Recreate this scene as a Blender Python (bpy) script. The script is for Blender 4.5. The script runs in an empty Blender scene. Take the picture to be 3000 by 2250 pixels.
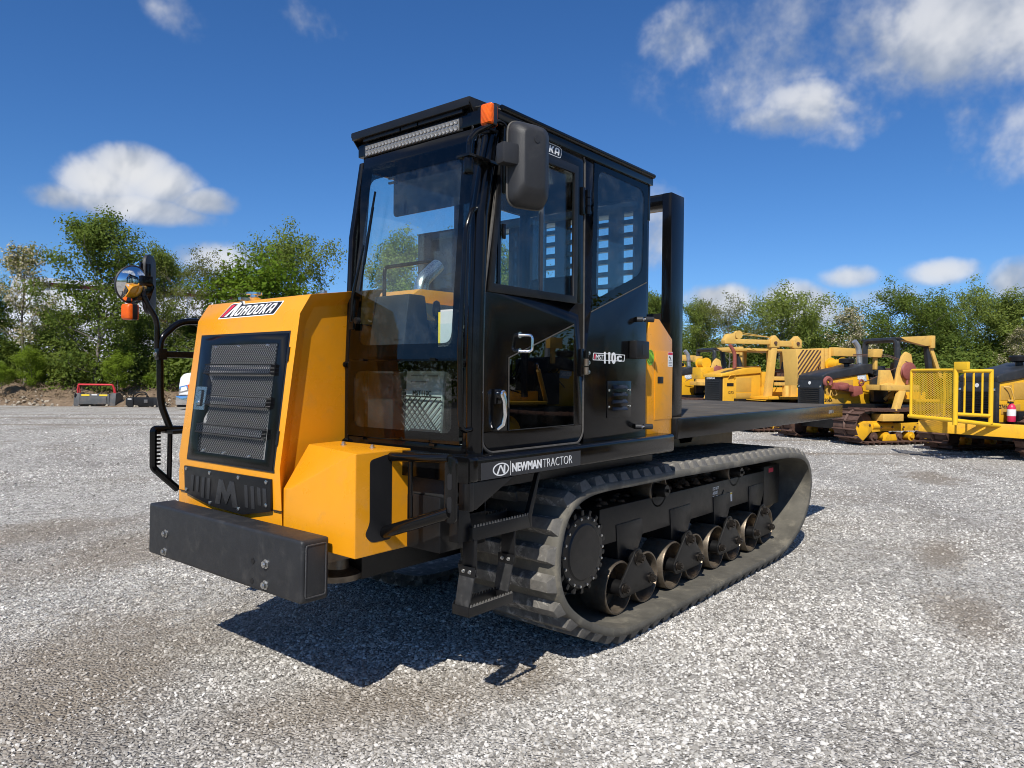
import bpy, bmesh, math, random
from mathutils import Vector, Matrix
import numpy as np
R=math.radians; PI=math.pi
S=bpy.context.scene
COL=S.collection
rnd=random.Random(7)

# ---------------------------------------------------------------- camera
CAM=Vector((5.0,3.46,1.62)); FPX=2134.3
ya,pi_,ro=R(39.217),R(0.6015),R(0.5908)
_r=Vector((-math.sin(ya),math.cos(ya),0)); _f=Vector((-math.cos(ya),-math.sin(ya),0)); _d=Vector((0,0,-1))
f2=_f*math.cos(pi_)+_d*math.sin(pi_); d2=_d*math.cos(pi_)-_f*math.sin(pi_)
r3=_r*math.cos(ro)-d2*math.sin(ro); d3=d2*math.cos(ro)+_r*math.sin(ro)
cam=bpy.data.cameras.new('camera'); camo=bpy.data.objects.new('camera',cam); COL.objects.link(camo)
camo.matrix_world=Matrix(((r3.x,-d3.x,-f2.x,CAM.x),(r3.y,-d3.y,-f2.y,CAM.y),(r3.z,-d3.z,-f2.z,CAM.z),(0,0,0,1)))
cam.sensor_width=36; cam.lens=36*FPX/3000; cam.clip_start=.05; cam.clip_end=3000
S.camera=camo
def pix_dir(u,v):
    return (r3*((u-1500)/FPX)+d3*((v-1125)/FPX)+f2)
def at(u,v,depth): return CAM+pix_dir(u,v)*depth
def ground(u,v,h=0.0):
    d=pix_dir(u,v); return CAM+d*((h-CAM.z)/d.z)

# ---------------------------------------------------------------- render and exposure
S.render.engine='CYCLES'
S.view_settings.view_transform='Standard'; S.view_settings.look='None'; S.view_settings.gamma=1; S.view_settings.exposure=0.1
S.view_settings.use_curve_mapping=False
S.cycles.use_denoising=True; S.cycles.filter_width=1.0
S.cycles.use_adaptive_sampling=True; S.cycles.adaptive_threshold=.015
S.cycles.max_bounces=8; S.cycles.transparent_max_bounces=24; S.cycles.glossy_bounces=4; S.cycles.diffuse_bounces=3
S.cycles.sample_clamp_indirect=6; S.cycles.caustics_reflective=False; S.cycles.caustics_refractive=False

# ---------------------------------------------------------------- sun and sky
SUN=Vector((.87,.38,1.0)).normalized()
sl=bpy.data.lights.new('sun','SUN'); sl.energy=4.9; sl.angle=R(.53); sl.color=(1,.955,.88)
so=bpy.data.objects.new('sun',sl); COL.objects.link(so)
so.rotation_euler=SUN.to_track_quat('Z','Y').to_euler(); so.location=(10,6,20)
W=bpy.data.worlds.new('World'); S.world=W; W.use_nodes=True
W.cycles.sampling_method='MANUAL'; W.cycles.sample_map_resolution=256

class NT:
    def __init__(s,nt): s.t=nt; s.n=nt.nodes; s.l=nt.links; s.n.clear()
    def node(s,typ,**k):
        n=s.n.new(typ)
        for a,b in k.items(): setattr(n,a,b)
        return n
    def put(s,inp,v):
        if isinstance(v,bpy.types.NodeSocket): s.l.new(v,inp)
        elif v is not None:
            try: inp.default_value=v
            except Exception: inp.default_value=(*v,1) if len(v)==3 else v
    def m(s,op,a,b=None,c=None,clamp=False):
        n=s.node('ShaderNodeMath',operation=op,use_clamp=clamp); s.put(n.inputs[0],a)
        if b is not None: s.put(n.inputs[1],b)
        if c is not None: s.put(n.inputs[2],c)
        return n.outputs[0]
    def vm(s,op,a,b=None,scale=None):
        n=s.node('ShaderNodeVectorMath',operation=op); s.put(n.inputs[0],a)
        if b is not None: s.put(n.inputs[1],b)
        if scale is not None: s.put(n.inputs['Scale'],scale)
        return n.outputs['Value'] if op in('DOT_PRODUCT','LENGTH','DISTANCE') else n.outputs[0]
    def noise(s,vec,scale,detail=4,rough=.55,dist=0,out='Fac'):
        n=s.node('ShaderNodeTexNoise'); s.put(n.inputs['Vector'],vec); s.put(n.inputs['Scale'],scale)
        n.inputs['Detail'].default_value=detail; n.inputs['Roughness'].default_value=rough; n.inputs['Distortion'].default_value=dist
        return n.outputs[out]
    def vor(s,vec,scale,feature='F1',rand=1,out='Distance'):
        n=s.node('ShaderNodeTexVoronoi',feature=feature); s.put(n.inputs['Vector'],vec); s.put(n.inputs['Scale'],scale)
        n.inputs['Randomness'].default_value=rand
        return n.outputs[out]
    def ramp(s,fac,stops,interp='LINEAR'):
        n=s.node('ShaderNodeValToRGB'); s.put(n.inputs[0],fac); e=n.color_ramp.elements; n.color_ramp.interpolation=interp
        while len(e)<len(stops): e.new(.5)
        for i,(p,c) in enumerate(stops):
            e[i].position=p; e[i].color=(c,c,c,1) if not hasattr(c,'__len__') else (*c,1) if len(c)==3 else c
        return n.outputs[0]
    def step(s,x,a,b):
        n=s.node('ShaderNodeMapRange',interpolation_type='SMOOTHSTEP'); s.put(n.inputs[0],x)
        n.inputs[1].default_value=a; n.inputs[2].default_value=b; n.inputs[3].default_value=0; n.inputs[4].default_value=1
        return n.outputs[0]
    def mix(s,fac,a,b,blend='MIX'):
        n=s.node('ShaderNodeMix',data_type='RGBA',blend_type=blend); s.put(n.inputs[0],fac); s.put(n.inputs[6],a); s.put(n.inputs[7],b)
        return n.outputs[2]
    def mapping(s,vec,loc=(0,0,0),rot=(0,0,0),scale=(1,1,1)):
        n=s.node('ShaderNodeMapping'); s.put(n.inputs[0],vec); n.inputs[1].default_value=loc; n.inputs[2].default_value=rot; n.inputs[3].default_value=scale
        return n.outputs[0]
    def bump(s,h,strength=.3,dist=.01,normal=None):
        n=s.node('ShaderNodeBump'); s.put(n.inputs['Height'],h); n.inputs['Strength'].default_value=strength; n.inputs['Distance'].default_value=dist
        if normal is not None: s.put(n.inputs['Normal'],normal)
        return n.outputs[0]

def build_world():
    t=NT(W.node_tree)
    sky=t.node('ShaderNodeTexSky',sky_type='NISHITA',sun_disc=False)
    sky.sun_elevation=math.asin(SUN.z); sky.sun_rotation=math.atan2(SUN.x,SUN.y)
    sky.altitude=250; sky.air_density=1.0; sky.dust_density=.0; sky.ozone_density=1.6
    d=t.node('ShaderNodeTexCoord').outputs['Generated']
    hs=t.node('ShaderNodeHueSaturation'); hs.inputs['Saturation'].default_value=1.12; hs.inputs['Value'].default_value=SKY_GAIN
    t.put(hs.inputs['Color'],sky.outputs[0])
    skyc=t.mix(1.0,hs.outputs[0],t.ramp(t.vm('DOT_PRODUCT',d,(0,0,1)),[(.0,(.58,.86,1.34)),(.25,(.54,.89,1.32)),(.6,(.53,.92,1.36))]),'MULTIPLY')
    # clouds: banks of cumulus spread over the whole dome, each an uneven mass around its own direction
    n1=t.noise(d,5.5,5,.58,.3); n2=t.noise(t.mapping(d,loc=(3.1,1.7,.4)),16,4,.62)
    n4=t.noise(t.mapping(d,loc=(.7,2.2,5.4)),48,3,.6)
    nn=t.m('ADD',t.m('ADD',t.m('MULTIPLY',n1,.55),t.m('MULTIPLY',n2,.32)),t.m('MULTIPLY',n4,.13))
    n3=t.noise(t.vm('ADD',d,(.012,.006,.034)),5.5,4,.58,.3)
    banks=[]
    def px(u,v,a,b,w,tilt=0): banks.append((pix_dir(u,v).normalized(),a/FPX,b/FPX,w,tilt))
    px(300,530,120,75,1.0); px(385,500,120,72,1.05); px(475,540,120,66,1.0); px(590,590,110,46,.95); px(390,605,240,46,.95,.04); px(190,580,90,42,.85); px(640,765,150,58,.9); px(500,22,120,60,.40,.5); px(910,60,110,60,.48,.4)
    px(2440,190,520,200,.46,.1); px(2850,90,400,190,.86,.0); px(2400,310,170,90,.86,.1); px(2290,350,150,60,.70); px(2510,370,150,60,.66,-.1); px(2010,120,140,100,.52)
    px(2110,885,130,62,1.15); px(2340,905,130,80,1.2,.2); px(2490,812,90,36,.8); px(2755,797,105,40,.84); px(2975,835,75,70,.9)
    px(1935,690,90,150,.78); px(2600,870,160,40,.50); px(2920,330,190,190,.50)
    rr=random.Random(3)
    while len(banks)<44:
        az=rr.uniform(0,2*PI); el=rr.choice([rr.uniform(.05,.3),rr.uniform(.25,.9),rr.uniform(.6,1.2)])
        v=Vector((math.cos(az)*math.cos(el),math.sin(az)*math.cos(el),math.sin(el)))
        q=(v.dot(r3)/v.dot(f2),v.dot(d3)/v.dot(f2)) if v.dot(f2)>.05 else (9,9)
        if abs(q[0])<1.35 and abs(q[1])<1.15: continue
        s=rr.uniform(.18,.42); banks.append((v,s,s*rr.uniform(.3,.5),rr.uniform(.6,1),0))
    tot=None
    for (c,a,b,w,tilt) in banks:
        u=Vector((0,0,1)).cross(c).normalized(); v=c.cross(u).normalized()
        u,v=(u*math.cos(tilt)+v*math.sin(tilt)),(v*math.cos(tilt)-u*math.sin(tilt))
        mp=t.node('ShaderNodeMapping',vector_type='TEXTURE'); t.put(mp.inputs[0],d); mp.inputs[1].default_value=c
        mp.inputs[2].default_value=Matrix((u,v,c)).transposed().to_euler(); mp.inputs[3].default_value=(a,b,.6)
        q=t.m('MULTIPLY_ADD',t.vm('DOT_PRODUCT',mp.outputs[0],mp.outputs[0]),-.8*w,w)
        tot=t.m('MAXIMUM',q,0) if tot is None else t.m('MAXIMUM',tot,q)
    dens=t.step(t.m('ADD',t.m('MULTIPLY',tot,.62),t.m('MULTIPLY',t.m('SUBTRACT',nn,.5),1.7)),.12,.54)
    dens=t.m('MULTIPLY',dens,t.step(tot,.0,.25)); dens=t.m('MULTIPLY',dens,t.m('MULTIPLY_ADD',t.m('MINIMUM',tot,1.0),.52,.44))
    shade=t.step(t.m('ADD',t.m('MULTIPLY',tot,.35),t.m('ADD',t.m('MULTIPLY',t.m('SUBTRACT',n1,n3),3.2),t.m('MULTIPLY',t.m('SUBTRACT',nn,.5),1.2))),-.15,.65)
    cc=t.mix(shade,(.42,.475,.57,1),(.86,.87,.89,1))
    bg=t.node('ShaderNodeBackground'); bg.inputs['Strength'].default_value=SKY_STRENGTH
    cs=t.vm('SCALE',cc,scale=CLOUD_GAIN/SKY_STRENGTH)
    t.put(bg.inputs['Color'],t.mix(dens,skyc,cs))
    o=t.node('ShaderNodeOutputWorld'); t.l.new(bg.outputs[0],o.inputs[0])
SKY_STRENGTH=.070; SKY_GAIN=1.12; CLOUD_GAIN=.86
build_world()

# ---------------------------------------------------------------- mesh builder
class MB:
    def __init__(s): s.v=[]; s.f=[]
    def add(s,vs,fs):
        o=len(s.v); s.v+=[tuple(p) for p in vs]; s.f+=[tuple(i+o for i in f) for f in fs]; return s
    def hexa(s,p): return s.add(p,[(0,3,2,1),(4,5,6,7),(0,1,5,4),(1,2,6,5),(2,3,7,6),(3,0,4,7)])
    def box(s,x0,x1,y0,y1,z0,z1): return s.hexa([(x0,y0,z0),(x1,y0,z0),(x1,y1,z0),(x0,y1,z0),(x0,y0,z1),(x1,y0,z1),(x1,y1,z1),(x0,y1,z1)])
    @staticmethod
    def lift(ax,p,h): return (h,p[0],p[1]) if ax=='x' else (p[0],h,p[1]) if ax=='y' else (p[0],p[1],h)
    def prism(s,poly,ax,a,b):
        n=len(poly); vs=[s.lift(ax,p,a) for p in poly]+[s.lift(ax,p,b) for p in poly]
        return s.add(vs,[tuple(range(n)),tuple(range(2*n-1,n-1,-1))]+[(i,(i+1)%n,n+(i+1)%n,n+i) for i in range(n)])
    def frame(s,o,i,ax,a,b):
        n=len(o); vs=[s.lift(ax,p,h) for h in(a,b) for L in(o,i) for p in L]; fs=[]
        for k in range(n):
            j=(k+1)%n
            fs+=[(k,j,n+j,n+k),(2*n+k,3*n+k,3*n+j,2*n+j),(k,2*n+k,2*n+j,j),(n+k,n+j,3*n+j,3*n+k)]
        return s.add(vs,fs)
    def tube(s,pts,r,n=10,cap=True,closed=False):
        pts=[Vector(p) for p in pts]; m=len(pts); rs=r if hasattr(r,'__len__') else [r]*m; rings=[]; up=None
        for i,p in enumerate(pts):
            a=pts[(i-1)%m] if (i>0 or closed) else p; b=pts[(i+1)%m] if (i<m-1 or closed) else p
            t=(b-a)
            t=t.normalized() if t.length>1e-9 else Vector((0,0,1))
            if up is None:
                up=Vector((0,0,1)) if abs(t.z)<.9 else Vector((1,0,0))
            up=(up-t*up.dot(t)); up=up.normalized() if up.length>1e-6 else t.orthogonal().normalized()
            sd=t.cross(up); rings.append([p+(up*math.cos(2*PI*k/n)+sd*math.sin(2*PI*k/n))*rs[i] for k in range(n)])
        vs=[q for ring in rings for q in ring]; fs=[]
        for i in range(m if closed else m-1):
            for k in range(n):
                fs.append((i*n+k,i*n+(k+1)%n,((i+1)%m)*n+(k+1)%n,((i+1)%m)*n+k))
        if cap and not closed: fs+=[tuple(range(n-1,-1,-1)),tuple((m-1)*n+k for k in range(n))]
        return s.add(vs,fs)
    def cyl(s,p0,p1,r,n=16,r1=None): return s.tube([p0,p1],[r,r if r1 is None else r1],n)
    def lathe(s,prof,c,ax='y',n=24,arc=None):
        # prof: list of (radius,height) along axis through c
        c=Vector(c); A={'x':Vector((1,0,0)),'y':Vector((0,1,0)),'z':Vector((0,0,1))}[ax] if isinstance(ax,str) else Vector(ax).normalized()
        U=A.orthogonal().normalized(); V=A.cross(U); vs=[]; fs=[]
        for (r,h) in prof: vs+=[c+A*h+(U*math.cos(2*PI*k/n)+V*math.sin(2*PI*k/n))*r for k in range(n)]
        for i in range(len(prof)-1):
            for k in range(n): fs.append((i*n+k,i*n+(k+1)%n,(i+1)*n+(k+1)%n,(i+1)*n+k))
        if prof[0][0]>1e-6: fs.append(tuple(range(n-1,-1,-1)))
        if prof[-1][0]>1e-6: fs.append(tuple((len(prof)-1)*n+k for k in range(n)))
        return s.add(vs,fs)
    def hexnut(s,c,ax,r,h,washer=True):
        c=Vector(c); A=Vector(ax).normalized()
        if washer: s.cyl(c,c+A*h*.25,r*1.35,12)
        s.tube([c+A*h*.25,c+A*h],r,6); s.cyl(c+A*h,c+A*h*1.25,r*.55,8); return s
    def xf(s,M): s.v=[tuple(M@Vector(p)) for p in s.v]; return s
    def build(s,name,mat,parent=None,bevel=0,seg=2,smooth=38,label=None,merge=True):
        me=bpy.data.meshes.new(name); me.from_pydata(s.v,[],s.f)
        bm=bmesh.new(); bm.from_mesh(me)
        if merge: bmesh.ops.remove_doubles(bm,verts=bm.verts,dist=1e-5)
        bmesh.ops.recalc_face_normals(bm,faces=bm.faces)
        if bevel:
            es=[e for e in bm.edges if len(e.link_faces)==2 and e.calc_face_angle(0)>R(28)]
            bmesh.ops.bevel(bm,geom=es,offset=bevel,segments=seg,profile=.6,affect='EDGES',clamp_overlap=True)
        bm.to_mesh(me); bm.free()
        me.shade_smooth(); me.set_sharp_from_angle(angle=R(smooth))
        return link(name,me,mat,parent,label)
def link(name,me,mat,parent=None,label=None):
    o=bpy.data.objects.new(name,me); COL.objects.link(o)
    if mat is not None and not me.materials: me.materials.append(mat)
    if parent: o.parent=parent
    if label: o['label']=label
    return o
def thing(name,label,cat,loc=(0,0,0),rz=0,group=None):
    o=bpy.data.objects.new(name,None); COL.objects.link(o); o.location=loc; o.rotation_euler=(0,0,rz); o.empty_display_size=.2
    return tag(o,label,cat,group)
def tag(o,label,cat,group=None):
    o['label']=label; o['category']=cat
    if group: o['group']=group
    return o
def kind(o,k,label=None):
    o['kind']=k
    if label: o['label']=label
    return o
def dup(o,parent=None,M=None):
    c=o.copy(); COL.objects.link(c); c.parent=parent
    if M is not None: c.matrix_basis=M
    for ch in list(o.children): dup(ch,c)
    return c
def fillet(pts,r,n=5,closed=False):
    pts=[Vector(p) for p in pts]; m=len(pts); out=[]
    for i,p in enumerate(pts):
        if not closed and i in(0,m-1): out.append(p); continue
        a=(pts[i-1]-p); b=(pts[(i+1)%m]-p); L=min(r,a.length*.48,b.length*.48); a=p+a.normalized()*L; b=p+b.normalized()*L
        for k in range(n+1):
            t=k/n; out.append(a*(1-t)**2+p*2*t*(1-t)+b*t*t)
    return out
def rpoly(pts,r,n=4): return [(p.x,p.y) for p in fillet([(a,b,0) for a,b in pts],r,n,True)]
def rrect(x0,x1,y0,y1,r,n=4): return rpoly([(x0,y0),(x1,y0),(x1,y1),(x0,y1)],r,n)

def text_mesh(body,size,bold=0,shear=0,depth=.0006,space=1.0,xs=1.0,align='LEFT'):
    cu=bpy.data.curves.new('lettering','FONT'); cu.body=body; cu.size=size; cu.offset=bold; cu.shear=shear; cu.extrude=depth; cu.space_character=space
    cu.align_x=align; cu.resolution_u=3
    o=bpy.data.objects.new('lettering',cu); COL.objects.link(o)
    me=bpy.data.meshes.new_from_object(o.evaluated_get(bpy.context.evaluated_depsgraph_get()))
    bpy.data.objects.remove(o); bpy.data.curves.remove(cu)
    if xs!=1.0: me.transform(Matrix.Diagonal((xs,1,1,1)))
    return me
def text_fit(name,body,x_left,x_right,z0,z1,y,mat,parent,bold=0,shear=0):
    me=text_mesh(body,.1,bold=bold,shear=shear); co=np.array([v.co for v in me.vertices]); lo=co.min(0); hi=co.max(0)
    for v in me.vertices:
        a=(v.co.x-lo[0])/(hi[0]-lo[0]); b=(v.co.y-lo[1])/(hi[1]-lo[1]); v.co=(x_left+(x_right-x_left)*a,y+v.co.z,z0+(z1-z0)*b)
    me.flip_normals(); me.materials.clear(); return link(name,me,mat,parent)
def text_on(name,body,size,origin,ux,uy,mat,parent,**k):
    me=text_mesh(body,size,**k); ux=Vector(ux).normalized(); uy=Vector(uy).normalized(); w=ux.cross(uy)
    me.transform(Matrix(((ux.x,uy.x,w.x,origin[0]),(ux.y,uy.y,w.y,origin[1]),(ux.z,uy.z,w.z,origin[2]),(0,0,0,1))))
    me.materials.clear()
    return link(name,me,mat,parent)

# ---------------------------------------------------------------- materials
MATS={}
def new_mat(name):
    m=bpy.data.materials.new(name); m.use_nodes=True; t=NT(m.node_tree); MATS[name]=m
    out=t.node('ShaderNodeOutputMaterial'); b=t.node('ShaderNodeBsdfPrincipled'); t.l.new(b.outputs[0],out.inputs[0])
    return m,t,b,out
def pbr(name,col,rough=.5,metal=0,var=.12,scale=6,rvar=.12,bump=0,bscale=200,dirt=None,dirt_amt=.3,dirt_scale=5,coat=0,spec=.5,wear=None,streak=False):
    m,t,b,out=new_mat(name)
    co=t.node('ShaderNodeTexCoord').outputs['Object']
    n=t.noise(co,scale,5,.6); c=t.ramp(n,[(.25,[x*(1-var) for x in col]),(.75,[min(1,x*(1+var)) for x in col])])
    if dirt:
        v=t.mapping(co,scale=(1,1,.25)) if streak else co
        dn=t.noise(v,dirt_scale,8,.68,.4); c=t.mix(t.m('MULTIPLY',t.step(dn,.5,.72),dirt_amt),c,(*dirt,1))
    if wear:
        wn=t.noise(co,38,6,.7); c=t.mix(t.m('MULTIPLY',t.step(wn,.66,.7),.7),c,(*wear,1))
    t.put(b.inputs['Base Color'],c); b.inputs['Metallic'].default_value=metal
    rn=t.noise(co,scale*2.7,4); t.put(b.inputs['Roughness'],t.m('ADD',rough-rvar/2,t.m('MULTIPLY',rn,rvar),clamp=True))
    b.inputs['Specular IOR Level'].default_value=spec
    if coat: b.inputs['Coat Weight'].default_value=coat; b.inputs['Coat Roughness'].default_value=.08
    if bump: t.put(b.inputs['Normal'],t.bump(t.noise(co,bscale,4),bump,.004))
    return m
def glass(name,tint,ior=1.5,rough=.0,dust=.04):
    m,t,b,out=new_mat(name); t.n.remove(b)
    tr=t.node('ShaderNodeBsdfTransparent'); tr.inputs[0].default_value=(*tint,1)
    gl=t.node('ShaderNodeBsdfGlossy'); gl.inputs['Roughness'].default_value=rough; gl.inputs['Color'].default_value=(1,1,1,1)
    df=t.node('ShaderNodeBsdfDiffuse'); df.inputs[0].default_value=(.42,.42,.40,1)
    ge=t.node('ShaderNodeNewGeometry'); cz=t.m('ABSOLUTE',t.vm('DOT_PRODUCT',ge.outputs['Incoming'],ge.outputs['Normal']))
    f0=((ior-1)/(ior+1))**2; fr=t.m('MULTIPLY_ADD',t.m('POWER',t.m('SUBTRACT',1.0,cz,clamp=True),5.0),1-f0,f0)
    mx=t.node('ShaderNodeMixShader'); t.put(mx.inputs[0],fr); t.l.new(tr.outputs[0],mx.inputs[1]); t.l.new(gl.outputs[0],mx.inputs[2])
    co=t.node('ShaderNodeTexCoord').outputs['Object']
    mx2=t.node('ShaderNodeMixShader'); t.put(mx2.inputs[0],t.m('MULTIPLY',t.step(t.noise(co,9,8,.7),.42,.8),dust)); t.l.new(mx.outputs[0],mx2.inputs[1]); t.l.new(df.outputs[0],mx2.inputs[2])
    t.l.new(mx2.outputs[0],out.inputs[0]); return m
yellow=pbr('yellow_paint',(.80,.325,.010),.29,var=.07,scale=2.2,rvar=.2,dirt=(.40,.24,.08),dirt_amt=.20,dirt_scale=11,bump=.05,bscale=300,coat=.2)
yellow2=pbr('weathered_yellow_paint',(.74,.40,.03),.5,var=.10,scale=2.5,dirt=(.34,.19,.06),dirt_amt=.45,dirt_scale=2.2,bump=.03,wear=(.2,.1,.05))
black=pbr('black_paint',(.0035,.0035,.0038),.13,var=.3,scale=4,rvar=.12,dirt=(.035,.032,.028),dirt_amt=.10,dirt_scale=7,spec=.34,bump=.012,bscale=9)
blackm=pbr('matt_black_paint',(.0075,.0075,.008),.38,var=.3,scale=8,rvar=.2,dirt=(.05,.045,.038),dirt_amt=.2,bump=.08,bscale=180,spec=.4)
nutm=pbr('dark_nut_steel',(.055,.048,.042),.38,metal=.8,var=.4,scale=40,dirt=(.10,.06,.035),dirt_amt=.4,dirt_scale=30)
bumperm=pbr('dark_bumper_coating',(.018,.0185,.020),.52,var=.22,scale=10,rvar=.2,dirt=(.085,.08,.072),dirt_amt=.35,dirt_scale=9,bump=.25,bscale=240)
plastic=pbr('black_plastic',(.022,.022,.023),.5,var=.15,scale=12,rvar=.15,dirt=(.10,.095,.085),dirt_amt=.3,bump=.3,bscale=420)
seal=pbr('grey_door_seal',(.070,.064,.056),.7,var=.3,scale=30)
rubber=pbr('dusty_track_rubber',(.130,.122,.108),.85,var=.45,scale=14,rvar=.15,dirt=(.55,.52,.46),dirt_amt=.85,dirt_scale=12,bump=.6,bscale=120)
rubber_in=pbr('worn_belt_rubber',(.105,.097,.078),.75,var=.3,scale=7,dirt=(.27,.24,.18),dirt_amt=.6,dirt_scale=5,bump=.4,bscale=90)
steel=pbr('bright_zinc',(.62,.62,.60),.28,metal=1,var=.15,scale=60,rvar=.2)
chrome=pbr('chrome',(.82,.82,.82),.12,metal=1,var=.05,scale=30,rvar=.12)
wheelm=pbr('worn_wheel_steel',(.20,.165,.125),.42,metal=.7,var=.35,scale=22,dirt=(.22,.12,.06),dirt_amt=.6,dirt_scale=14,bump=.2,bscale=80)
orange=None
white=pbr('white_decal',(.82,.82,.80),.45,var=.03); red=pbr('red_decal',(.62,.03,.07),.45,var=.05); blackd=pbr('black_decal',(.012,.012,.013),.4,var=.1)
paper=pbr('paper',(.50,.52,.50),.8,var=.05); greenst=pbr('green_sticker',(.30,.62,.03),.5,var=.04); grey=pbr('grey_trim',(.10,.105,.11),.55,var=.15,scale=15)
graydk=pbr('dark_grey_interior',(.014,.015,.016),.6,var=.15,scale=10,bump=.2,bscale=300)
screen_yel=pbr('yellow_label',(.75,.55,.03),.5,var=.05)
mirror=pbr('mirror_glass',(.86,.87,.88),.015,metal=1,var=.0,rvar=.01)
glass_w=glass('windscreen_glass',(.93,.985,.98),1.5,dust=.035); glass_s=glass('side_window_glass',(.92,.975,.965),1.5,dust=.055); glass_d=glass('dark_door_glass',(.30,.32,.31),1.75,dust=.015)
def amber():
    m,t,b,out=new_mat('amber_lens'); co=t.node('ShaderNodeTexCoord').outputs['Object']
    b.inputs['Base Color'].default_value=(.85,.13,.006,1); b.inputs['Roughness'].default_value=.22; b.inputs['Subsurface Weight'].default_value=.25; b.inputs['Subsurface Radius'].default_value=(.02,.006,.002)
    w=t.node('ShaderNodeTexWave'); t.put(w.inputs['Vector'],co); w.inputs['Scale'].default_value=60; w.bands_direction='Z'
    t.put(b.inputs['Normal'],t.bump(w.outputs['Fac'],.35,.003)); return m
amberm=amber()
def perforated():
    m,t,b,out=new_mat('perforated_black_mesh'); co=t.node('ShaderNodeTexCoord').outputs['Object']
    v=t.mapping(co,rot=(R(45),0,0),scale=(0,1,1)); d=t.vor(v,72,rand=0)
    b.inputs['Base Color'].default_value=(.014,.014,.015,1); b.inputs['Roughness'].default_value=.4
    tr=t.node('ShaderNodeBsdfTransparent'); mx=t.node('ShaderNodeMixShader'); t.put(mx.inputs[0],t.m('LESS_THAN',d,.36)); t.l.new(b.outputs[0],mx.inputs[1]); t.l.new(tr.outputs[0],mx.inputs[2]); t.l.new(mx.outputs[0],out.inputs[0])
    return m
perf=perforated()
core=pbr('radiator_core',(.31,.305,.29),.6,metal=.0,var=.2,scale=120,bump=.5,bscale=300)
# ================================================================ the tracked carrier
car=thing('tracked_carrier','large black and orange-yellow tracked flatbed carrier with glazed cab parked on the gravel','tracked carrier')
def part(mb,name,mat,parent=None,**k): return mb.build(name,mat,parent or car,**k)

steel_w=pbr('painted_weld',(.05,.05,.052),.45,var=.3,scale=90,bump=.6,bscale=200)
# --- bumper
bp=part(MB().prism([(2.965,.605),(3.112,.605),(3.108,.885),(2.960,.885)],'y',-.72,.735),'bumper',bumperm,bevel=.016,seg=3)
part(MB().prism([(2.985,.63),(3.092,.63),(3.088,.862),(2.982,.862)],'y',.735,.739),'end_cap',bumperm,bp,bevel=.004)
part(MB().tube(fillet([(2.985,.7395,.63),(3.092,.7395,.63),(3.088,.7395,.862),(2.982,.7395,.862)],.01,2,True),.0035,6,closed=True),'weld_bead',steel_w,bp)
for (y,z) in ((-.514,.741),(-.524,.64),(.463,.741),(.459,.643)): MB().hexnut((3.110,y,z),(1,0,.01),.0165,.018).build('bolt',steel,bp)
for (y,z) in ((.35,.735),(.345,.64)): MB().cyl((3.108,y,z),(3.113,y,z),.014,12).build('hole_plug',blackm,bp)

# --- hood: front shell, sides, long engine cover running back beside the cab
prof=[(2.93,.80),(2.95,1.15),(2.84,1.926),(2.775,2.028),(2.30,2.10)]
yl,yr=-.70,.32; il,ir=-.655,.275
hood=MB()
def strip(a,b): hood.add([a[0],a[1],b[1],b[0]],[(0,1,2,3)])
outer=[(x,z) for x,z in prof]; inner=[(2.86,.80),(2.885,1.15),(2.778,1.873),(2.728,1.968),(2.30,2.035)]
for k in range(len(prof)-1):
    (x0,z0),(x1,z1)=outer[k],outer[k+1]; (p0,q0),(p1,q1)=inner[k],inner[k+1]
    hood.add([(x0,yl,z0),(x0,yr,z0),(x1,yr,z1),(x1,yl,z1)],[(0,1,2,3)])
    hood.add([(x0,yr,z0),(p0,ir,q0),(p1,ir,q1),(x1,yr,z1)],[(0,1,2,3)])
    hood.add([(x0,yl,z0),(x1,yl,z1),(p1,il,q1),(p0,il,q0)],[(0,1,2,3)])
for Y in (ir,il): hood.add([(p,Y,q) for p,q in inner]+[(2.30,Y,.80)],[tuple(range(len(inner)+1))])
hood.add([(2.30,il,.80),(2.30,ir,.80),(2.30,ir,2.035),(2.30,yr,2.10),(2.30,yl,2.10),(2.30,il,2.035)],[(0,1,2,3,4,5)])
hd=part(hood,'hood',yellow,bevel=.006)
# engine cover behind, right of the cab
cover=MB().prism([(-.70,1.20),(.20,1.20),(.20,1.96),(.08,2.085),(-.50,2.10),(-.70,1.98)],'x',1.02,2.298)
ec=part(cover,'engine_cover',yellow,bevel=.01)
part(MB().prism([(2.29,2.098),(1.75,2.10),(1.60,2.20),(1.10,2.21),(1.10,2.10)],'y',-.62,-.12),'cover_dome',yellow,bevel=.012)
part(MB().tube(fillet([(1.42,-.30,2.14),(1.42,-.30,2.28),(1.22,-.34,2.42)],.08),.052,14),'exhaust_pipe',steel)
part(MB().box(.70,1.02,-.9,.25,1.2,2.0),'engine_bulkhead',blackm,bevel=.01)
# seams and hinge cuts of the front shell
hs_=[part(MB().box(2.925,2.9475,a_,b_,.94,.944),'shell_seam',blackd,hd) for a_,b_ in ((.255,.3215),(yl-.0015,-.63))]
part(MB().lathe([(.0,0),(.035,0),(.04,.012),(.022,.02),(.022,.03),(.045,.034),(.045,.045),(0,.047)],(2.70,-.33,2.039),'z',20).box(2.70,2.79,-.345,-.315,2.035,2.05),'filler_cap',chrome,hd)
part(MB().cyl((2.45,-.02,2.078),(2.45,-.02,2.10),.02,12),'cover_latch',steel,hd)

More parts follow.
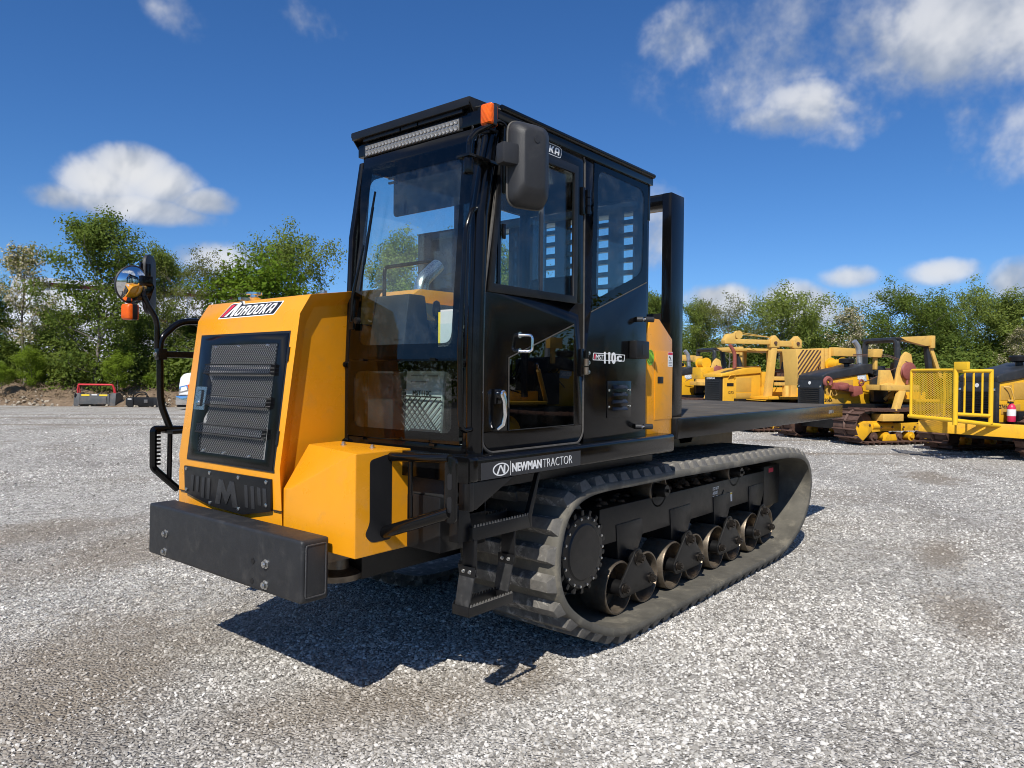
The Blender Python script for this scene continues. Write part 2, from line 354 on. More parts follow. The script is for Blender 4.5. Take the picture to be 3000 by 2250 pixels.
# --- grille door on the sloping front face
e1=Vector((2.84-2.95,0,1.926-1.15)).normalized()           # up the face
nf=Vector((.776,0,.110)).normalized()
def face(y,z,off=0):                                        # a point on the front face
    t=(z-1.15)/(1.926-1.15); return Vector((2.95+(2.84-2.95)*t,y,z))+nf*off
def plate(outline,a,b,holes=None):
    mb=MB(); n=len(outline); vs=[face(y,z,h) for h in(a,b) for y,z in outline]
    if holes:
        vs=[face(y,z,h) for h in(a,b) for L in(outline,holes) for y,z in L]; fs=[]
        for k in range(n):
            j=(k+1)%n; fs+=[(k,j,n+j,n+k),(2*n+k,3*n+k,3*n+j,2*n+j),(k,2*n+k,2*n+j,j),(n+k,n+j,3*n+j,3*n+k)]
        return mb.add(vs,fs)
    return mb.add(vs,[tuple(range(n)),tuple(range(2*n-1,n-1,-1))]+[(i,(i+1)%n,n+(i+1)%n,n+i) for i in range(n)])
go=[(-.59,1.135),(.262,1.137),(.250,1.828),(-.16,1.829),(-.62,1.831),(-.60,1.60),(-.597,1.55),(-.593,1.40),(-.592,1.36),(-.591,1.25)]
gi=[(-.464,1.182),(.180,1.186),(.156,1.775),(-.17,1.776),(-.493,1.777),(-.478,1.605),(-.430,1.560),(-.428,1.42),(-.470,1.365),(-.467,1.25)]
gr=part(plate(go,-.006,.004,gi),'grille_door',black,bevel=.003)
part(plate([(-.60,1.13),(.275,1.13),(.262,1.84),(-.63,1.84)],-.004,.0012),'door_gap',blackd,gr)
part(plate([(-.50,1.17),(.20,1.17),(.18,1.79),(-.51,1.79)],.0013,.0016),'radiator_core',core,gr)
lv=[1.777,1.675,1.605,1.503,1.435,1.343,1.280,1.185]
for k in range(len(lv)-1):
    z0,z1=lv[k+1],lv[k]; bulge=(k%2==1)
    a0=-.485 if k<2 or k>4 else -.435
    if k==3: a0=-.43
    b0=.172
    mb=MB()
    if bulge:   # ledge of mesh standing proud
        q=[face(a0,z1,.004),face(b0,z1,.004),face(b0,z1-.012,.030),face(a0,z1-.012,.030),face(b0,z0+.012,.034),face(a0,z0+.012,.034),face(b0,z0,.004),face(a0,z0,.004)]
        mb.add(q,[(0,1,2,3),(3,2,4,5),(5,4,6,7)]); mb.add([q[0],q[3],q[5],q[7]],[(0,1,2,3)]).add([q[1],q[2],q[4],q[6]],[(0,1,2,3)])
        part(mb,'louvre_mesh',perf,gr,merge=False)
        rail=MB().tube([face(a0,z1-.010,.031),face(b0,z1-.010,.031)],.0025,6).tube([face(a0,z0+.010,.035),face(b0,z0+.010,.035)],.003,6)
        part(rail,'louvre_rail',blackm,gr)
    else:
        part(mb.add([face(a0,z0,.006),face(b0,z0,.006),face(b0,z1,.006),face(a0,z1,.006)],[(0,1,2,3)]),'louvre_mesh',perf,gr)
for y in (-.43,-.19,.09): part(MB().tube([face(y-.014,1.770,.008),face(y+.014,1.764,.008)],.006,8),'mesh_clip',steel,gr)
for y in (-.41,-.20,.05): part(MB().tube([face(y-.014,1.190,.008),face(y+.014,1.198,.008)],.006,8),'mesh_clip',steel,gr)
lt=part(plate(rrect(-.592,-.474,1.412,1.542,.008,2),.004,.008,rrect(-.566,-.496,1.432,1.524,.006,2)),'latch_plate',steel,gr)
part(plate([(-.566,1.432),(-.496,1.432),(-.496,1.524),(-.566,1.524)],.0041,.0046),'latch_recess',blackm,gr)
part(plate(rrect(-.562,-.525,1.436,1.52,.006,2),.005,.0095),'latch_handle',steel,gr)
part(MB().lathe([(0,.0),(.012,.0),(.012,.008),(0,.009)],face(-.545,1.452,.009),nf,14),'latch_lock',chrome,gr)
for y,z in ((.258,1.72),(.262,1.30)): part(MB().cyl(face(y+.012,z-.035,.004),face(y+.012,z+.035,.004),.008,10),'hinge',blackm,gr)

# --- emblem plate low on the front
ep=MB().prism([(-.626,1.091),(.254,1.096),(.251,.935),(-.01,.886),(-.322,.893),(-.617,.938)],'x',2.9435,2.957)
def front_x(z): return 2.93+(2.95-2.93)*(z-.80)/.35
em=part(ep,'emblem_plate',blackm,bevel=.004)
XE=2.957
for y0 in (-.545,-.485,-.425,-.365,.025,.085,.145,.195):
    w=.030; h1=1.045; h0=.955 if abs(y0+.16)>.3 else .93
    sk=-.010 if y0<-.16 else .010
    part(MB().prism([(y0,h0),(y0+w,h0),(y0+w-sk,h1),(y0-sk,h1)],'x',XE-.002,XE+.0035),'emblem_bar',plastic,em,bevel=.001)
part(MB().prism([(-.275,.915),(-.225,.915),(-.205,.985),(-.165,.925),(-.155,.925),(-.115,.985),(-.095,.915),(-.045,.915),(-.085,1.05),(-.125,1.05),(-.160,.985),(-.195,1.05),(-.235,1.05)],'x',XE-.002,XE+.004),'emblem_letter',plastic,em,bevel=.001)
for (y,z) in ((-.597,1.076),(-.337,1.075),(-.045,1.077),(.214,1.078),(-.593,.958),(-.332,.911),(-.042,.913),(.215,.962)): part(MB().lathe([(0,-.001),(.0105,-.001),(.0105,.004),(.005,.006),(0,.006)],(XE,y,z),'x',12),'screw',steel,em)

# --- maker's plate on the hood chamfer
u2=Vector((0,1,0)); v2=Vector((2.775-2.84,0,2.028-1.926)).normalized(); n2=u2.cross(v2)
if n2.x<0: n2=-n2
O2=Vector((2.84,0,1.926))
def cham(y,h,off): return O2+u2*y+v2*h+n2*off
def decal(poly,off,name,mat,par,th=.0006):
    n=len(poly); mb=MB().add([cham(y,h,off) for y,h in poly]+[cham(y,h,off+th) for y,h in poly],[tuple(range(n)),tuple(range(2*n-1,n-1,-1))]+[(i,(i+1)%n,n+(i+1)%n,n+i) for i in range(n)])
    return part(mb,name,mat,par)
badge=decal(rpoly([(-.478,.002),(.086,.004),(.108,.094),(-.285,.100),(-.300,.120),(-.338,.118),(-.352,.106),(-.388,.113),(-.422,.108)],.008,3),.0004,'maker_badge',white,hd)
decal(rpoly([(-.468,.008),(.078,.010),(.098,.089),(-.290,.094),(-.306,.113),(-.334,.111),(-.350,.099),(-.386,.106),(-.416,.102)],.007,3),.0012,'badge_field',blackd,badge)
decal([(-.452,.014),(-.428,.014),(-.368,.098),(-.404,.098)],.002,'badge_stroke',red,badge)
decal([(-.418,.014),(-.392,.014),(-.352,.068),(-.358,.014),(-.330,.014),(-.310,.106),(-.342,.106),(-.362,.084)],.002,'badge_letter',white,badge)
GL={'O':[('f',[(.0,.16),(.16,0),(.84,0),(1,.16),(1,.84),(.84,1),(.16,1),(0,.84)],[(.30,.26),(.38,.18),(.62,.18),(.70,.26),(.70,.74),(.62,.82),(.38,.82),(.30,.74)])],
'R':[('p',[(0,0),(.3,0),(.3,1),(0,1)]),('p',[(.3,1),(.85,1),(1,.86),(1,.60),(.88,.49),(1,.38),(1,0),(.70,0),(.70,.32),(.62,.40),(.3,.40),(.3,.58),(.6,.58),(.68,.64),(.68,.76),(.6,.82),(.3,.82)])],
'K':[('p',[(0,0),(.3,0),(.3,.38),(.40,.38),(.68,0),(1.02,0),(.66,.5),(1.02,1),(.68,1),(.40,.62),(.3,.62),(.3,1),(0,1)])],
'A':[('f',[(0,.26),(1,.26),(1,.80),(.82,1),(.18,1),(0,.80)],[(.3,.44),(.7,.44),(.7,.74),(.62,.82),(.38,.82),(.3,.74)]),('p',[(0,0),(.3,0),(.3,.26),(0,.26)]),('p',[(.7,0),(1,0),(1,.26),(.7,.26)])],
'M':[('p',[(0,0),(.28,0),(.28,.55),(.5,.2),(.72,.55),(.72,0),(1,0),(1,1),(.74,1),(.5,.6),(.26,1),(0,1)])]}
def block_word(word,x0,z0,w,h,gap,shear,place,name,mat,par):
    for k,ch in enumerate(word):
        bx=x0+k*(w+gap)
        for g_ in GL[ch]:
            Tq=lambda p:place(bx+p[0]*w+p[1]*h*shear,z0+p[1]*h)
            if g_[0]=='p': vs=[Tq(p) for p in g_[1]]; part(MB().add(vs,[tuple(range(len(vs)))]),name,mat,par)
            else:
                n_=len(g_[1]); vs=[Tq(p) for p in g_[1]]+[Tq(p) for p in g_[2]]; part(MB().add(vs,[(i,(i+1)%n_,n_+(i+1)%n_,n_+i) for i in range(n_)]),name,mat,par)
block_word('OROOKA',-.322,.017,.050,.066,.013,.36,lambda a_,b_:cham(a_,b_,.0022),'badge_lettering',white,badge)

# --- fuel tank left of the hood: folded sheet with a facetted front
tk=MB(); X=2.93
V=[(2.93,.322,.80),(2.93,.385,.80),(2.93,.879,.797),(2.744,.88,.799),(2.93,.322,1.054),(2.93,.385,1.057),(2.93,.877,1.268),(2.749,.88,1.270),(2.80,.345,1.268),(2.60,.345,1.270),(2.60,.88,1.270),(2.60,.322,.80),(2.60,.88,.80),(2.60,.322,1.27)]
tk.add(V,[(0,1,5,4),(1,2,6,5),(4,5,6,8),(8,6,7,10,9),(2,3,7,6),(3,12,10,7),(0,4,8,9,13,11),(0,11,12,3,2,1),(11,13,9,10,12)])
tank=part(tk,'fuel_tank',yellow,bevel=.005,smooth=15)
part(MB().prism(rpoly([(2.851,1.232),(2.75,1.252),(2.72,1.252),(2.72,.855),(2.84,.856),(2.878,.895),(2.849,.945)],.02,3),'y',.8795,.8815),'tank_slot',blackd,tank)
for (x,y) in ((2.72,.52),(2.72,.74)): part(MB().hexnut((x,y,1.270),(0,0,1),.011,.014),'bolt',steel,tank)
# the matching housing on the other side of the hood, a sliver of it shows
part(MB().prism([(2.90,.80),(2.90,1.045),(2.86,1.31),(2.58,1.33),(2.58,.80)],'y',-.80,-.705),'side_housing',yellow,bevel=.006)
part(MB().prism([(2.50,.80),(2.50,1.02),(2.46,1.25),(2.1,1.27),(2.1,.80)],'y',-1.18,-.80),'side_box',black,bevel=.006)

# --- chassis, floor and sill
part(MB().box(-2.3,2.55,-.46,.46,.55,1.13).box(.6,2.55,-1.15,1.10,1.06,1.20).box(2.3,2.62,-.9,1.1,.80,1.06),'chassis',blackm,bevel=.01)
part(MB().lathe([(0,0),(.13,0),(.13,.03),(.06,.05),(.05,.14),(0,.14)],(2.62,.35,.56),'z',20).box(2.4,2.8,-.2,.5,.69,.80),'tow_hitch',wheelm)
part(MB().box(.55,2.63,.16,1.14,1.195,1.225),'cab_floor_plate',blackm,bevel=.006)
sill=MB().prism(rrect(1.15,1.312,1.147,1.262,.022,4),'x',.716,2.648)
sl_=part(sill,'side_sill',black,bevel=.002)
part(MB().prism([(2.646,1.15),(2.646,1.028),(2.605,1.028),(2.345,1.15)],'y',1.296,1.309),'gusset_plate',blackm,sl_,bevel=.003)
part(MB().prism(rrect(.82,1.314,1.146,1.264,.02,4),'x',2.60,2.655),'front_beam',black,bevel=.003)
part(MB().box(2.625,2.652,1.245,1.313,1.025,1.15),'front_leg_plate',blackm,bevel=.004)
st=part(MB().box(1.79,2.58,1.3122,1.3128,1.155,1.232),'dealer_sticker',pbr('sticker_black',(.03,.03,.032),.5,var=.1),sl_)
TX=(-1,0,0); TZ=(0,0,1)
part(MB().frame([(2.442+.058*math.cos(a),1.193+.030*math.sin(a)) for a in [2*PI*k/40 for k in range(40)]],[(2.442+.050*math.cos(a),1.193+.0245*math.sin(a)) for a in [2*PI*k/40 for k in range(40)]],'y',1.3129,1.3134),'logo_ring',white,sl_)
part(MB().prism([(2.473,1.172),(2.462,1.172),(2.445,1.205),(2.425,1.172),(2.412,1.172),(2.412,1.213),(2.422,1.213),(2.424,1.187),(2.440,1.213),(2.450,1.213)],'y',1.3129,1.3134),'logo_letter',white,sl_)
part(MB().box(2.372,2.3745,1.3129,1.3134,1.160,1.226),'logo_divider',white,sl_)
text_fit('sticker_lettering','NEWMAN',2.362,2.132,1.172,1.214,1.3133,white,sl_,bold=.0035)
text_fit('sticker_lettering','TRACTOR',2.122,1.868,1.172,1.214,1.3133,white,sl_,bold=-.0015)
# battery boxes in the shade behind the guard
part(MB().box(2.25,2.58,.40,.80,.86,1.14).box(2.30,2.60,.84,1.10,.95,1.14),'battery_box',graydk,bevel=.008)

# --- tube guard and hanging steps below the cab
gd=part(MB().tube(fillet([(2.60,.74,.885),(2.745,.775,.885),(2.765,.86,.885),(2.735,1.275,1.03)],.05),.028,12).tube([(2.725,.80,1.235),(2.735,1.27,1.262)],.021,12),'step_guard',black)
part(MB().box(2.732,2.745,.835,.865,.90,1.24),'guard_upright',black,gd,bevel=.003)
part(MB().box(2.728,2.740,1.01,1.035,.945,1.25),'guard_upright',black,gd,bevel=.003)
sl2=rrect(1.252,1.318,.985,1.272,.03,4)
part(MB().prism(sl2,'x',2.735,2.750),'guard_plate',black,gd,bevel=.003)
for z in (1.065,1.165): part(MB().prism(rrect(1.272,1.298,z-.035,z+.035,.012,4),'x',2.7501,2.7512),'guard_slot',blackd,gd)
for z in (1.19,.945): part(MB().hexnut((2.744,.812,z),(1,0,0),.016,.02),'bolt',wheelm,gd)
part(MB().box(2.735,2.75,.795,.835,.91,.98),'guard_lug',black,gd,bevel=.004)
steel_dull=pbr('worn_step_edge',(.22,.21,.19),.45,metal=.6,var=.5,scale=60)
def step(x0,x1,y0,y1,z0,z1,name):
    s=part(MB().box(x0,x1,y1-.005,y1,z0,z1).box(x0,x1,y0,y0+.005,z0,z1).box(x0,x0+.006,y0+.0055,y1-.0055,z0,z1).box(x1-.006,x1,y0+.0055,y1-.0055,z0,z1),name,blackm,bevel=.0015)
    for yy in (y1-.0045,y0+.0005):
        mb=MB(); n=int((x1-x0)/.021)
        for k in range(n):
            a=x0+.004+k*(x1-x0-.008)/n; mb.prism([(a,z1-.001),(a+.017,z1-.001),(a+.011,z1+.012),(a+.005,z1+.012)],'y',yy,yy+.004)
        part(mb,'step_teeth',steel_dull if yy>y0+.01 else blackm,s)
    return s
st1=step(2.09,2.535,1.06,1.225,.862,.925,'step'); st2=step(2.235,2.552,1.115,1.225,.515,.560,'step')
part(MB().prism([(2.09,.925),(2.10,.862),(2.125,.925),(2.02,1.19),(2.005,1.19)],'y',1.20,1.226),'step_hanger',blackm,st1,bevel=.002)
part(MB().prism([(2.495,.86),(2.60,.86),(2.60,1.03),(2.54,1.03)],'y',1.14,1.20),'step_hanger',blackm,st1,bevel=.003)
flap=pbr('scuffed_rubber_flap',(.030,.030,.030),.6,var=.3,scale=20,dirt=(.11,.105,.10),dirt_amt=.5,dirt_scale=20)
for xq,ya_ in ((2.520,1.157),(2.215,1.135)):
    part(MB().box(xq,xq+.008,ya_,ya_+.085,.70,.868),'step_strap',blackm,st2,bevel=.002)
    part(MB().hexa([(xq+.010,ya_-.040,.518),(xq+.022,ya_-.040,.518),(xq+.022,ya_+.045,.518),(xq+.010,ya_+.045,.518),(xq+.009,ya_-.008,.735),(xq+.017,ya_-.008,.735),(xq+.017,ya_+.088,.735),(xq+.009,ya_+.088,.735)]),'rubber_flap',flap,st2,bevel=.003)
    part(MB().box(xq+.0175,xq+.022,ya_-.008,ya_+.088,.70,.745),'clamp_bar',blackm,st2,bevel=.001)
    for dy in (.02,.06): part(MB().hexnut((xq+.022,ya_+dy,.722),(1,0,0),.007,.009),'bolt',steel,st2)

# ---------------------------------------------------------------- cab
XF=2.523; XR=.955; Y0,Y1=.262,1.24; ZB=1.225; ZR=2.90
fr=[(2.523,1.225),(2.523,1.69),(2.497,2.36),(2.428,2.78)]     # front line, lower part upright then raked back
def xfz(z):
    for (a,b),(c,d) in zip(fr,fr[1:]):
        if z<=d: return a+(c-a)*(z-b)/(d-b)
    return fr[-1][0]
cb=MB()
# corner pillars
for (ya_,yb_) in ((Y0,.300),):
    for (a,b),(c,d) in zip(fr,fr[1:]): cb.hexa([(a-.07,ya_,b),(a,ya_,b),(a,yb_,b),(a-.07,yb_,b),(c-.07,ya_,d),(c,ya_,d),(c,yb_,d),(c-.07,yb_,d)])
for (a,b),(c,d) in zip(fr,fr[1:]): cb.hexa([(a-.075,1.135,b),(a-.005,1.135,b),(a-.005,1.225,b),(a-.075,1.225,b),(c-.075,1.135,d),(c-.005,1.135,d),(c-.005,1.225,d),(c-.075,1.225,d)])
cb.box(XR,XR+.06,Y0,Y0+.05,ZB,2.82); cb.box(XR,XR+.05,Y1-.05,Y1-.004,ZB,2.82)
# front cross bars
cb.box(2.470,2.520,.300,1.135,1.645,1.715); cb.box(2.46,2.519,.300,1.135,ZB,1.292)
cb.hexa([(2.36,.300,2.735),(2.433,.300,2.735),(2.433,1.135,2.735),(2.36,1.135,2.735),(2.36,.300,2.80),(2.424,.300,2.80),(2.424,1.135,2.80),(2.36,1.135,2.80)])
# machine-right wall and rear wall, low panels
cb.box(XR+.06,2.45,Y0,Y0+.03,ZB,1.90); cb.box(XR+.06,2.40,Y0,Y0+.03,2.74,2.82); cb.box(1.62,1.68,Y0+.002,Y0+.032,1.90,2.74)
cb.box(XR,XR+.03,Y0+.05,Y1-.05,ZB,1.95); cb.box(XR,XR+.03,Y0+.05,Y1-.05,2.73,2.82)
cabf=part(cb,'cab_frame',black,bevel=.006)
part(MB().box(XR,2.46,Y0+.03,1.20,ZB,ZB+.03),'cab_floor',graydk)
# rounded front corner tube
part(MB().tube([(2.505,1.205,1.215),(2.508,1.205,1.69),(2.490,1.205,2.36),(2.415,1.205,2.735)],.042,18),'corner_tube',black)
part(MB().cyl((2.425,1.195,2.735),(2.395,1.195,2.885),.036,18),'corner_post',black)
# roof: flat sheet with gutter rails, visor in front
rf=part(MB().prism([(Y0-.02,2.815),(1.255,2.815),(1.255,2.862),(1.235,2.895),(1.12,2.905),(.36,2.905),(Y0-.02,2.88)],'x',XR-.03,2.42),'roof',black,bevel=.006)
part(MB().tube([(XR-.03,1.258,2.872),(2.40,1.258,2.872)],.014,10),'gutter_rail',black,rf)
part(MB().box(XR-.028,XR-.001,1.16,1.236,2.6,2.90),'gutter_end',black,rf,bevel=.003)
vs=MB(); a,b=.229,1.10
vs.hexa([(2.31,a,2.905),(2.455,a,2.905),(2.455,b,2.905),(2.31,b,2.905),(2.31,a,2.950),(2.455,a,2.946),(2.455,b,2.946),(2.31,b,2.950)])
vs.prism([(2.455,2.922),(2.455,2.945),(2.31,2.95),(2.31,2.80),(2.345,2.80)],'y',b-.001,b+.006); vs.prism([(2.455,2.922),(2.455,2.945),(2.31,2.95),(2.31,2.80),(2.345,2.80)],'y',a-.006,a+.001)
vs.hexa([(2.29,a,2.79),(2.31,a,2.79),(2.31,b,2.79),(2.29,b,2.79),(2.29,a,2.95),(2.31,a,2.95),(2.31,b,2.95),(2.29,b,2.95)])
vis=part(vs,'sun_visor',blackm,bevel=.003)
part(MB().box(2.425,2.44,.31,.60,2.886,2.904).box(2.425,2.44,.61,.73,2.886,2.904).box(2.425,2.44,.74,1.045,2.886,2.904),'visor_rail',blackm,vis,bevel=.002)
lb=part(MB().hexa([(2.36,.290,2.802),(2.418,.290,2.806),(2.418,1.030,2.806),(2.36,1.030,2.802),(2.36,.290,2.876),(2.424,.290,2.872),(2.424,1.030,2.872),(2.36,1.030,2.876)]),'light_bar',blackm,bevel=.006)
reflector=pbr('lamp_reflector',(.33,.315,.29),.35,metal=.6,var=.12,scale=60,bump=.3,bscale=120)
ln=MB()
for i in range(26):
    for j in range(2):
        ln.lathe([(.0125,.0),(.0115,.003),(.006,.0005),(0,-.001)],(2.4275,.327+i*.0267,2.822+j*.031),(1,0,.02),10)
part(MB().box(2.420,2.4265,.312,1.010,2.810,2.866),'lamp_face',reflector,lb); part(ln,'lamp_lenses',reflector,lb)
for y in (.45,.66,.93): part(MB().box(2.40,2.42,y-.014,y-.004,2.868,2.898).box(2.40,2.42,y+.004,y+.014,2.868,2.898),'lamp_bracket',steel,lb)
part(MB().tube(fillet([(2.40,1.03,2.885),(2.41,1.07,2.88),(2.41,1.09,2.82),(2.44,1.11,2.77)],.03),.006,8),'lamp_cable',blackm,lb)

# windscreens with the dark printed border
def pane(name,pts,mat,th,border=None,par=None):
    p=[Vector(q) for q in pts]; n=(p[1]-p[0]).cross(p[3]-p[0]).normalized()
    o=part(MB().hexa([q for q in p]+[q+n*th for q in p]),name,mat,par)
    if border:
        u=(p[1]-p[0]).normalized(); c=sum(p,Vector())/4
        inn=[]
        for i in range(4):
            e1_=(p[(i+1)%4]-p[i]).normalized(); e2_=(p[i-1]-p[i]).normalized(); bw=border if not hasattr(border,'__len__') else border[i]
            inn.append(p[i]+e1_*bw+e2_*bw)
        out_=fillet(p,.012,4,True); inn_=fillet(inn,.05,4,True); m=len(out_)
        h=n*(th+.0008); vs=[q+h for q in out_]+[q+h for q in inn_]
        part(MB().add(vs,[(k,(k+1)%m,m+(k+1)%m,m+k) for k in range(m)]),'printed_border',glass_b,o)
    return o
glass_b=glass('printed_glass_border',(.085,.088,.092),1.5,dust=.012)
pane('windscreen',[(2.5235,.312,1.700),(2.5235,1.140,1.700),(2.434,1.128,2.738),(2.434,.305,2.738)],glass_w,.005,.075)
pane('lower_windscreen',[(2.5235,.306,1.297),(2.5235,1.128,1.297),(2.5235,1.128,1.690),(2.5235,.306,1.690)],glass_w,.005,.05)
pane('far_side_window',[(1.69,Y0+.012,1.905),(2.47,Y0+.012,1.905),(2.40,Y0+.012,2.735),(1.69,Y0+.012,2.735)],glass_s,.004)
pane('far_side_window',[(1.03,Y0+.012,1.905),(1.61,Y0+.012,1.905),(1.61,Y0+.012,2.735),(1.03,Y0+.012,2.735)],glass_s,.004)
pane('rear_window',[(XR+.012,Y0+.055,1.955),(XR+.012,Y1-.055,1.955),(XR+.012,Y1-.055,2.725),(XR+.012,Y0+.055,2.725)],glass_s,.004)
for z in (1.675,1.262):
    for y in (.285,1.155): part(MB().hexnut((2.522,y,z),(1,0,0),.014,.016),'bolt',black)
    for y in (.42,.95): part(MB().box(2.520,2.532,y-.018,y+.018,z+.018,z+.030),'pane_clip',black)

# door: panel with window openings, glazing, seal, handles, hinges
DY=1.24
def dpoly(pts): return pts
dO=rpoly([(2.486,1.262),(1.664,1.262),(1.676,2.858),(2.33,2.858),(2.36,2.80),(2.47,2.30),(2.486,1.9)],.055,4)
# door skin as bands around the two openings
sk=MB(); T0,T1=DY-.03,DY
def band(poly): sk.prism(poly,'y',T0,T1)
band(dO[0:0]+[(2.486,1.32),(2.44,1.268),(1.71,1.268),(1.666,1.31),(1.666,1.36),(2.486,1.36)])
band([(2.486,1.36),(2.306,1.36),(2.306,1.705),(1.767,1.894),(1.767,1.36),(1.666,1.36),(1.669,2.02),(2.478,2.02),(2.484,1.90)])
band([(2.478,2.02),(2.462,2.02),(2.385,2.735),(1.748,2.735),(1.744,2.02),(1.669,2.02),(1.676,2.80),(1.72,2.852),(2.325,2.852),(2.345,2.82)])
door=part(sk,'cab_door',black,bevel=.003)
sp=fillet([(2.492,DY-.004,1.30),(2.44,DY-.004,1.262),(1.70,DY-.004,1.262),(1.660,DY-.004,1.31),(1.670,DY-.004,2.81),(1.73,DY-.004,2.86),(2.33,DY-.004,2.86),(2.352,DY-.004,2.82),(2.486,DY-.004,2.02),(2.492,DY-.004,1.9)],.04,5,True)
part(MB().tube(sp,.0085,8,closed=True),'door_seal',seal,door)
wo=[(2.467,2.010),(1.746,2.013),(1.747,2.749),(2.383,2.749)]; wi=[(2.43,2.052),(1.782,2.052),(1.783,2.705),(2.362,2.705)]
part(MB().frame(wo,wi,'y',DY-.002,DY+.012),'window_frame',blackm,door,bevel=.003)
part(MB().box(2.02,2.375,DY-.010,DY-.006,2.05,2.706),'sliding_pane',glass_s,door); part(MB().box(1.78,2.055,DY-.020,DY-.016,2.05,2.706),'sliding_pane',glass_s,door)
part(MB().prism([(2.375,2.05),(2.432,2.05),(2.362,2.706),(2.375,2.706)],'y',DY-.010,DY-.006),'sliding_pane',glass_s,door)
part(MB().box(2.035,2.06,DY-.016,DY-.005,2.05,2.706),'pane_stile',grey,door); part(MB().box(2.372,2.39,DY-.014,DY-.003,2.05,2.60),'pane_stile',black,door)
part(MB().box(2.345,2.365,DY-.004,DY+.008,2.27,2.34),'pane_catch',black,door,bevel=.003)
lg=[(2.302,1.363),(1.757,1.366),(1.765,1.896),(2.305,1.707)]
part(MB().prism(lg,'y',DY+.001,DY+.005),'lower_window',glass_d,door)
lgo=[(2.306,1.360),(1.754,1.362),(1.762,1.903),(2.309,1.711)]
part(MB().frame(lgo,lg,'y',DY+.0008,DY+.004),'window_seal',seal,door)
part(MB().prism(lgo,'y',DY-.03,DY-.026),'door_lining',graydk,door)
def bow(name,pts,r,mat,par): return part(MB().tube(fillet(pts,r*2.6,5),r,10),name,mat,par)
hx=2.394
part(MB().box(hx-.025,hx+.025,DY,DY+.012,1.49,1.56),'handle_base',black,door,bevel=.006)
part(MB().lathe([(.0,.0),(.021,.0),(.021,.03),(.015,.036),(0,.036)],(hx-.004,DY+.01,1.535),'y',16),'handle_lock',chrome,door)
part(MB().tube([(hx-.004,DY+.03,1.54),(hx-.010,DY+.040,1.50),(hx-.014,DY+.040,1.44),(hx-.008,DY+.034,1.395),(hx+.004,DY+.012,1.372)],[.017,.013,.012,.012,.010],12),'door_handle',chrome,door)
bow('pull_handle',[(2.225,DY,1.822),(2.19,DY+.05,1.822),(2.19,DY+.05,1.742),(2.225,DY,1.742)],.008,chrome,door)
[part(MB().lathe([(0,0),(.016,0),(.016,.004),(0,.004)],(2.226,DY,z_),'y',14),'handle_foot',chrome,door) for z_ in (1.822,1.742)]
for z in (2.575,1.70):
    h=part(MB().box(1.675,1.705,DY,DY+.012,z-.075,z+.075),'hinge',black,door,bevel=.003)
    for k in range(3): MB().cyl((1.655,DY+.014,z-.066+k*.046),(1.655,DY+.014,z-.026+k*.046),.013,12).build('hinge_knuckle',wheelm if z<2 and k<2 else black,car)
    for dz in (-.052,0,.052): part(MB().hexnut((1.628,DY+.002,z+dz),(0,1,0),.011,.014),'bolt',steel if z<2 else black)
bd=part(MB().prism(rpoly([(2.27,2.756),(1.900,2.756),(1.886,2.804),(1.91,2.814),(2.25,2.814)],.012,3),'y',DY+.0005,DY+.0012),'badge_outline',white,door)
part(MB().prism(rpoly([(2.265,2.760),(1.903,2.760),(1.891,2.802),(1.912,2.810),(2.247,2.810)],.011,3),'y',DY+.0013,DY+.0018),'badge_field',blackd,door)
block_word('MOROOKA',0,0,.040,.036,.009,.2,lambda a_,b_:Vector((2.250-a_,DY+.0022,2.767+b_)),'badge_lettering',white,door)

# rear side panel and quarter window
qp=MB(); T0,T1=DY-.03,DY-.002
qp.prism([(1.650,1.232),(.958,1.222),(.962,1.70),(1.652,1.70)],'y',T0,T1)
qp.prism([(1.652,1.70),(.962,1.70),(.966,2.215),(1.588,1.989),(1.588,2.02),(1.656,2.02)],'y',T0,T1)
qp.prism([(1.656,2.02),(1.588,2.02),(1.572,2.852),(1.668,2.852)],'y',T0,T1)
qp.prism([(1.572,2.852),(1.574,2.80),(.966,2.81),(.966,2.852)],'y',T0,T1)
qpo=part(qp,'quarter_panel',black,bevel=.003)
qg=[(1.590,1.986),(.972,2.214),(.970,2.838),(1.576,2.846)]
part(MB().prism(qg,'y',DY-.004,DY),'quarter_window',glass_s,qpo)
qi=rpoly([(1.548,2.055),(1.025,2.262),(1.010,2.772),(1.536,2.782)],.07,4); qo=rpoly([(1.590,1.986),(.972,2.214),(.970,2.838),(1.576,2.846)],.006,4)
part(MB().frame(qo,qi,'y',DY+.0004,DY+.0012),'printed_border',glass_b,qpo)
part(MB().tube([(1.592,DY,1.982),(.970,DY,2.210)],.004,6),'panel_seam',seal,qpo)
for z in (1.975,1.322):
    q=part(MB().cyl((1.085,DY,z),(1.065,DY+.03,z),.016,12).cyl((1.055,DY+.038,z),(1.01,DY+.072,z),.017,12),'door_stop',plastic,qpo); part(MB().cyl((1.067,DY+.028,z),(1.052,DY+.040,z),.008,8),'stop_stud',steel,qpo)
lv_=part(MB().box(1.147,1.416,DY-.002,DY+.003,1.385,1.60),'louvre_panel',black,qpo,bevel=.002)
for k in range(4):
    z=1.425+k*.042; part(MB().hexa([(1.20,DY+.002,z),(1.365,DY+.002,z),(1.365,DY+.004,z),(1.20,DY+.004,z),(1.205,DY+.002,z+.026),(1.36,DY+.002,z+.026),(1.36,DY+.018,z+.004),(1.205,DY+.018,z+.004)]),'louvre_hood',black,qpo,bevel=.003)
for x in (1.165,1.40):
    for z in (1.45,1.545): part(MB().hexnut((x,DY+.003,z),(0,1,0),.006,.006),'screw',steel,qpo)
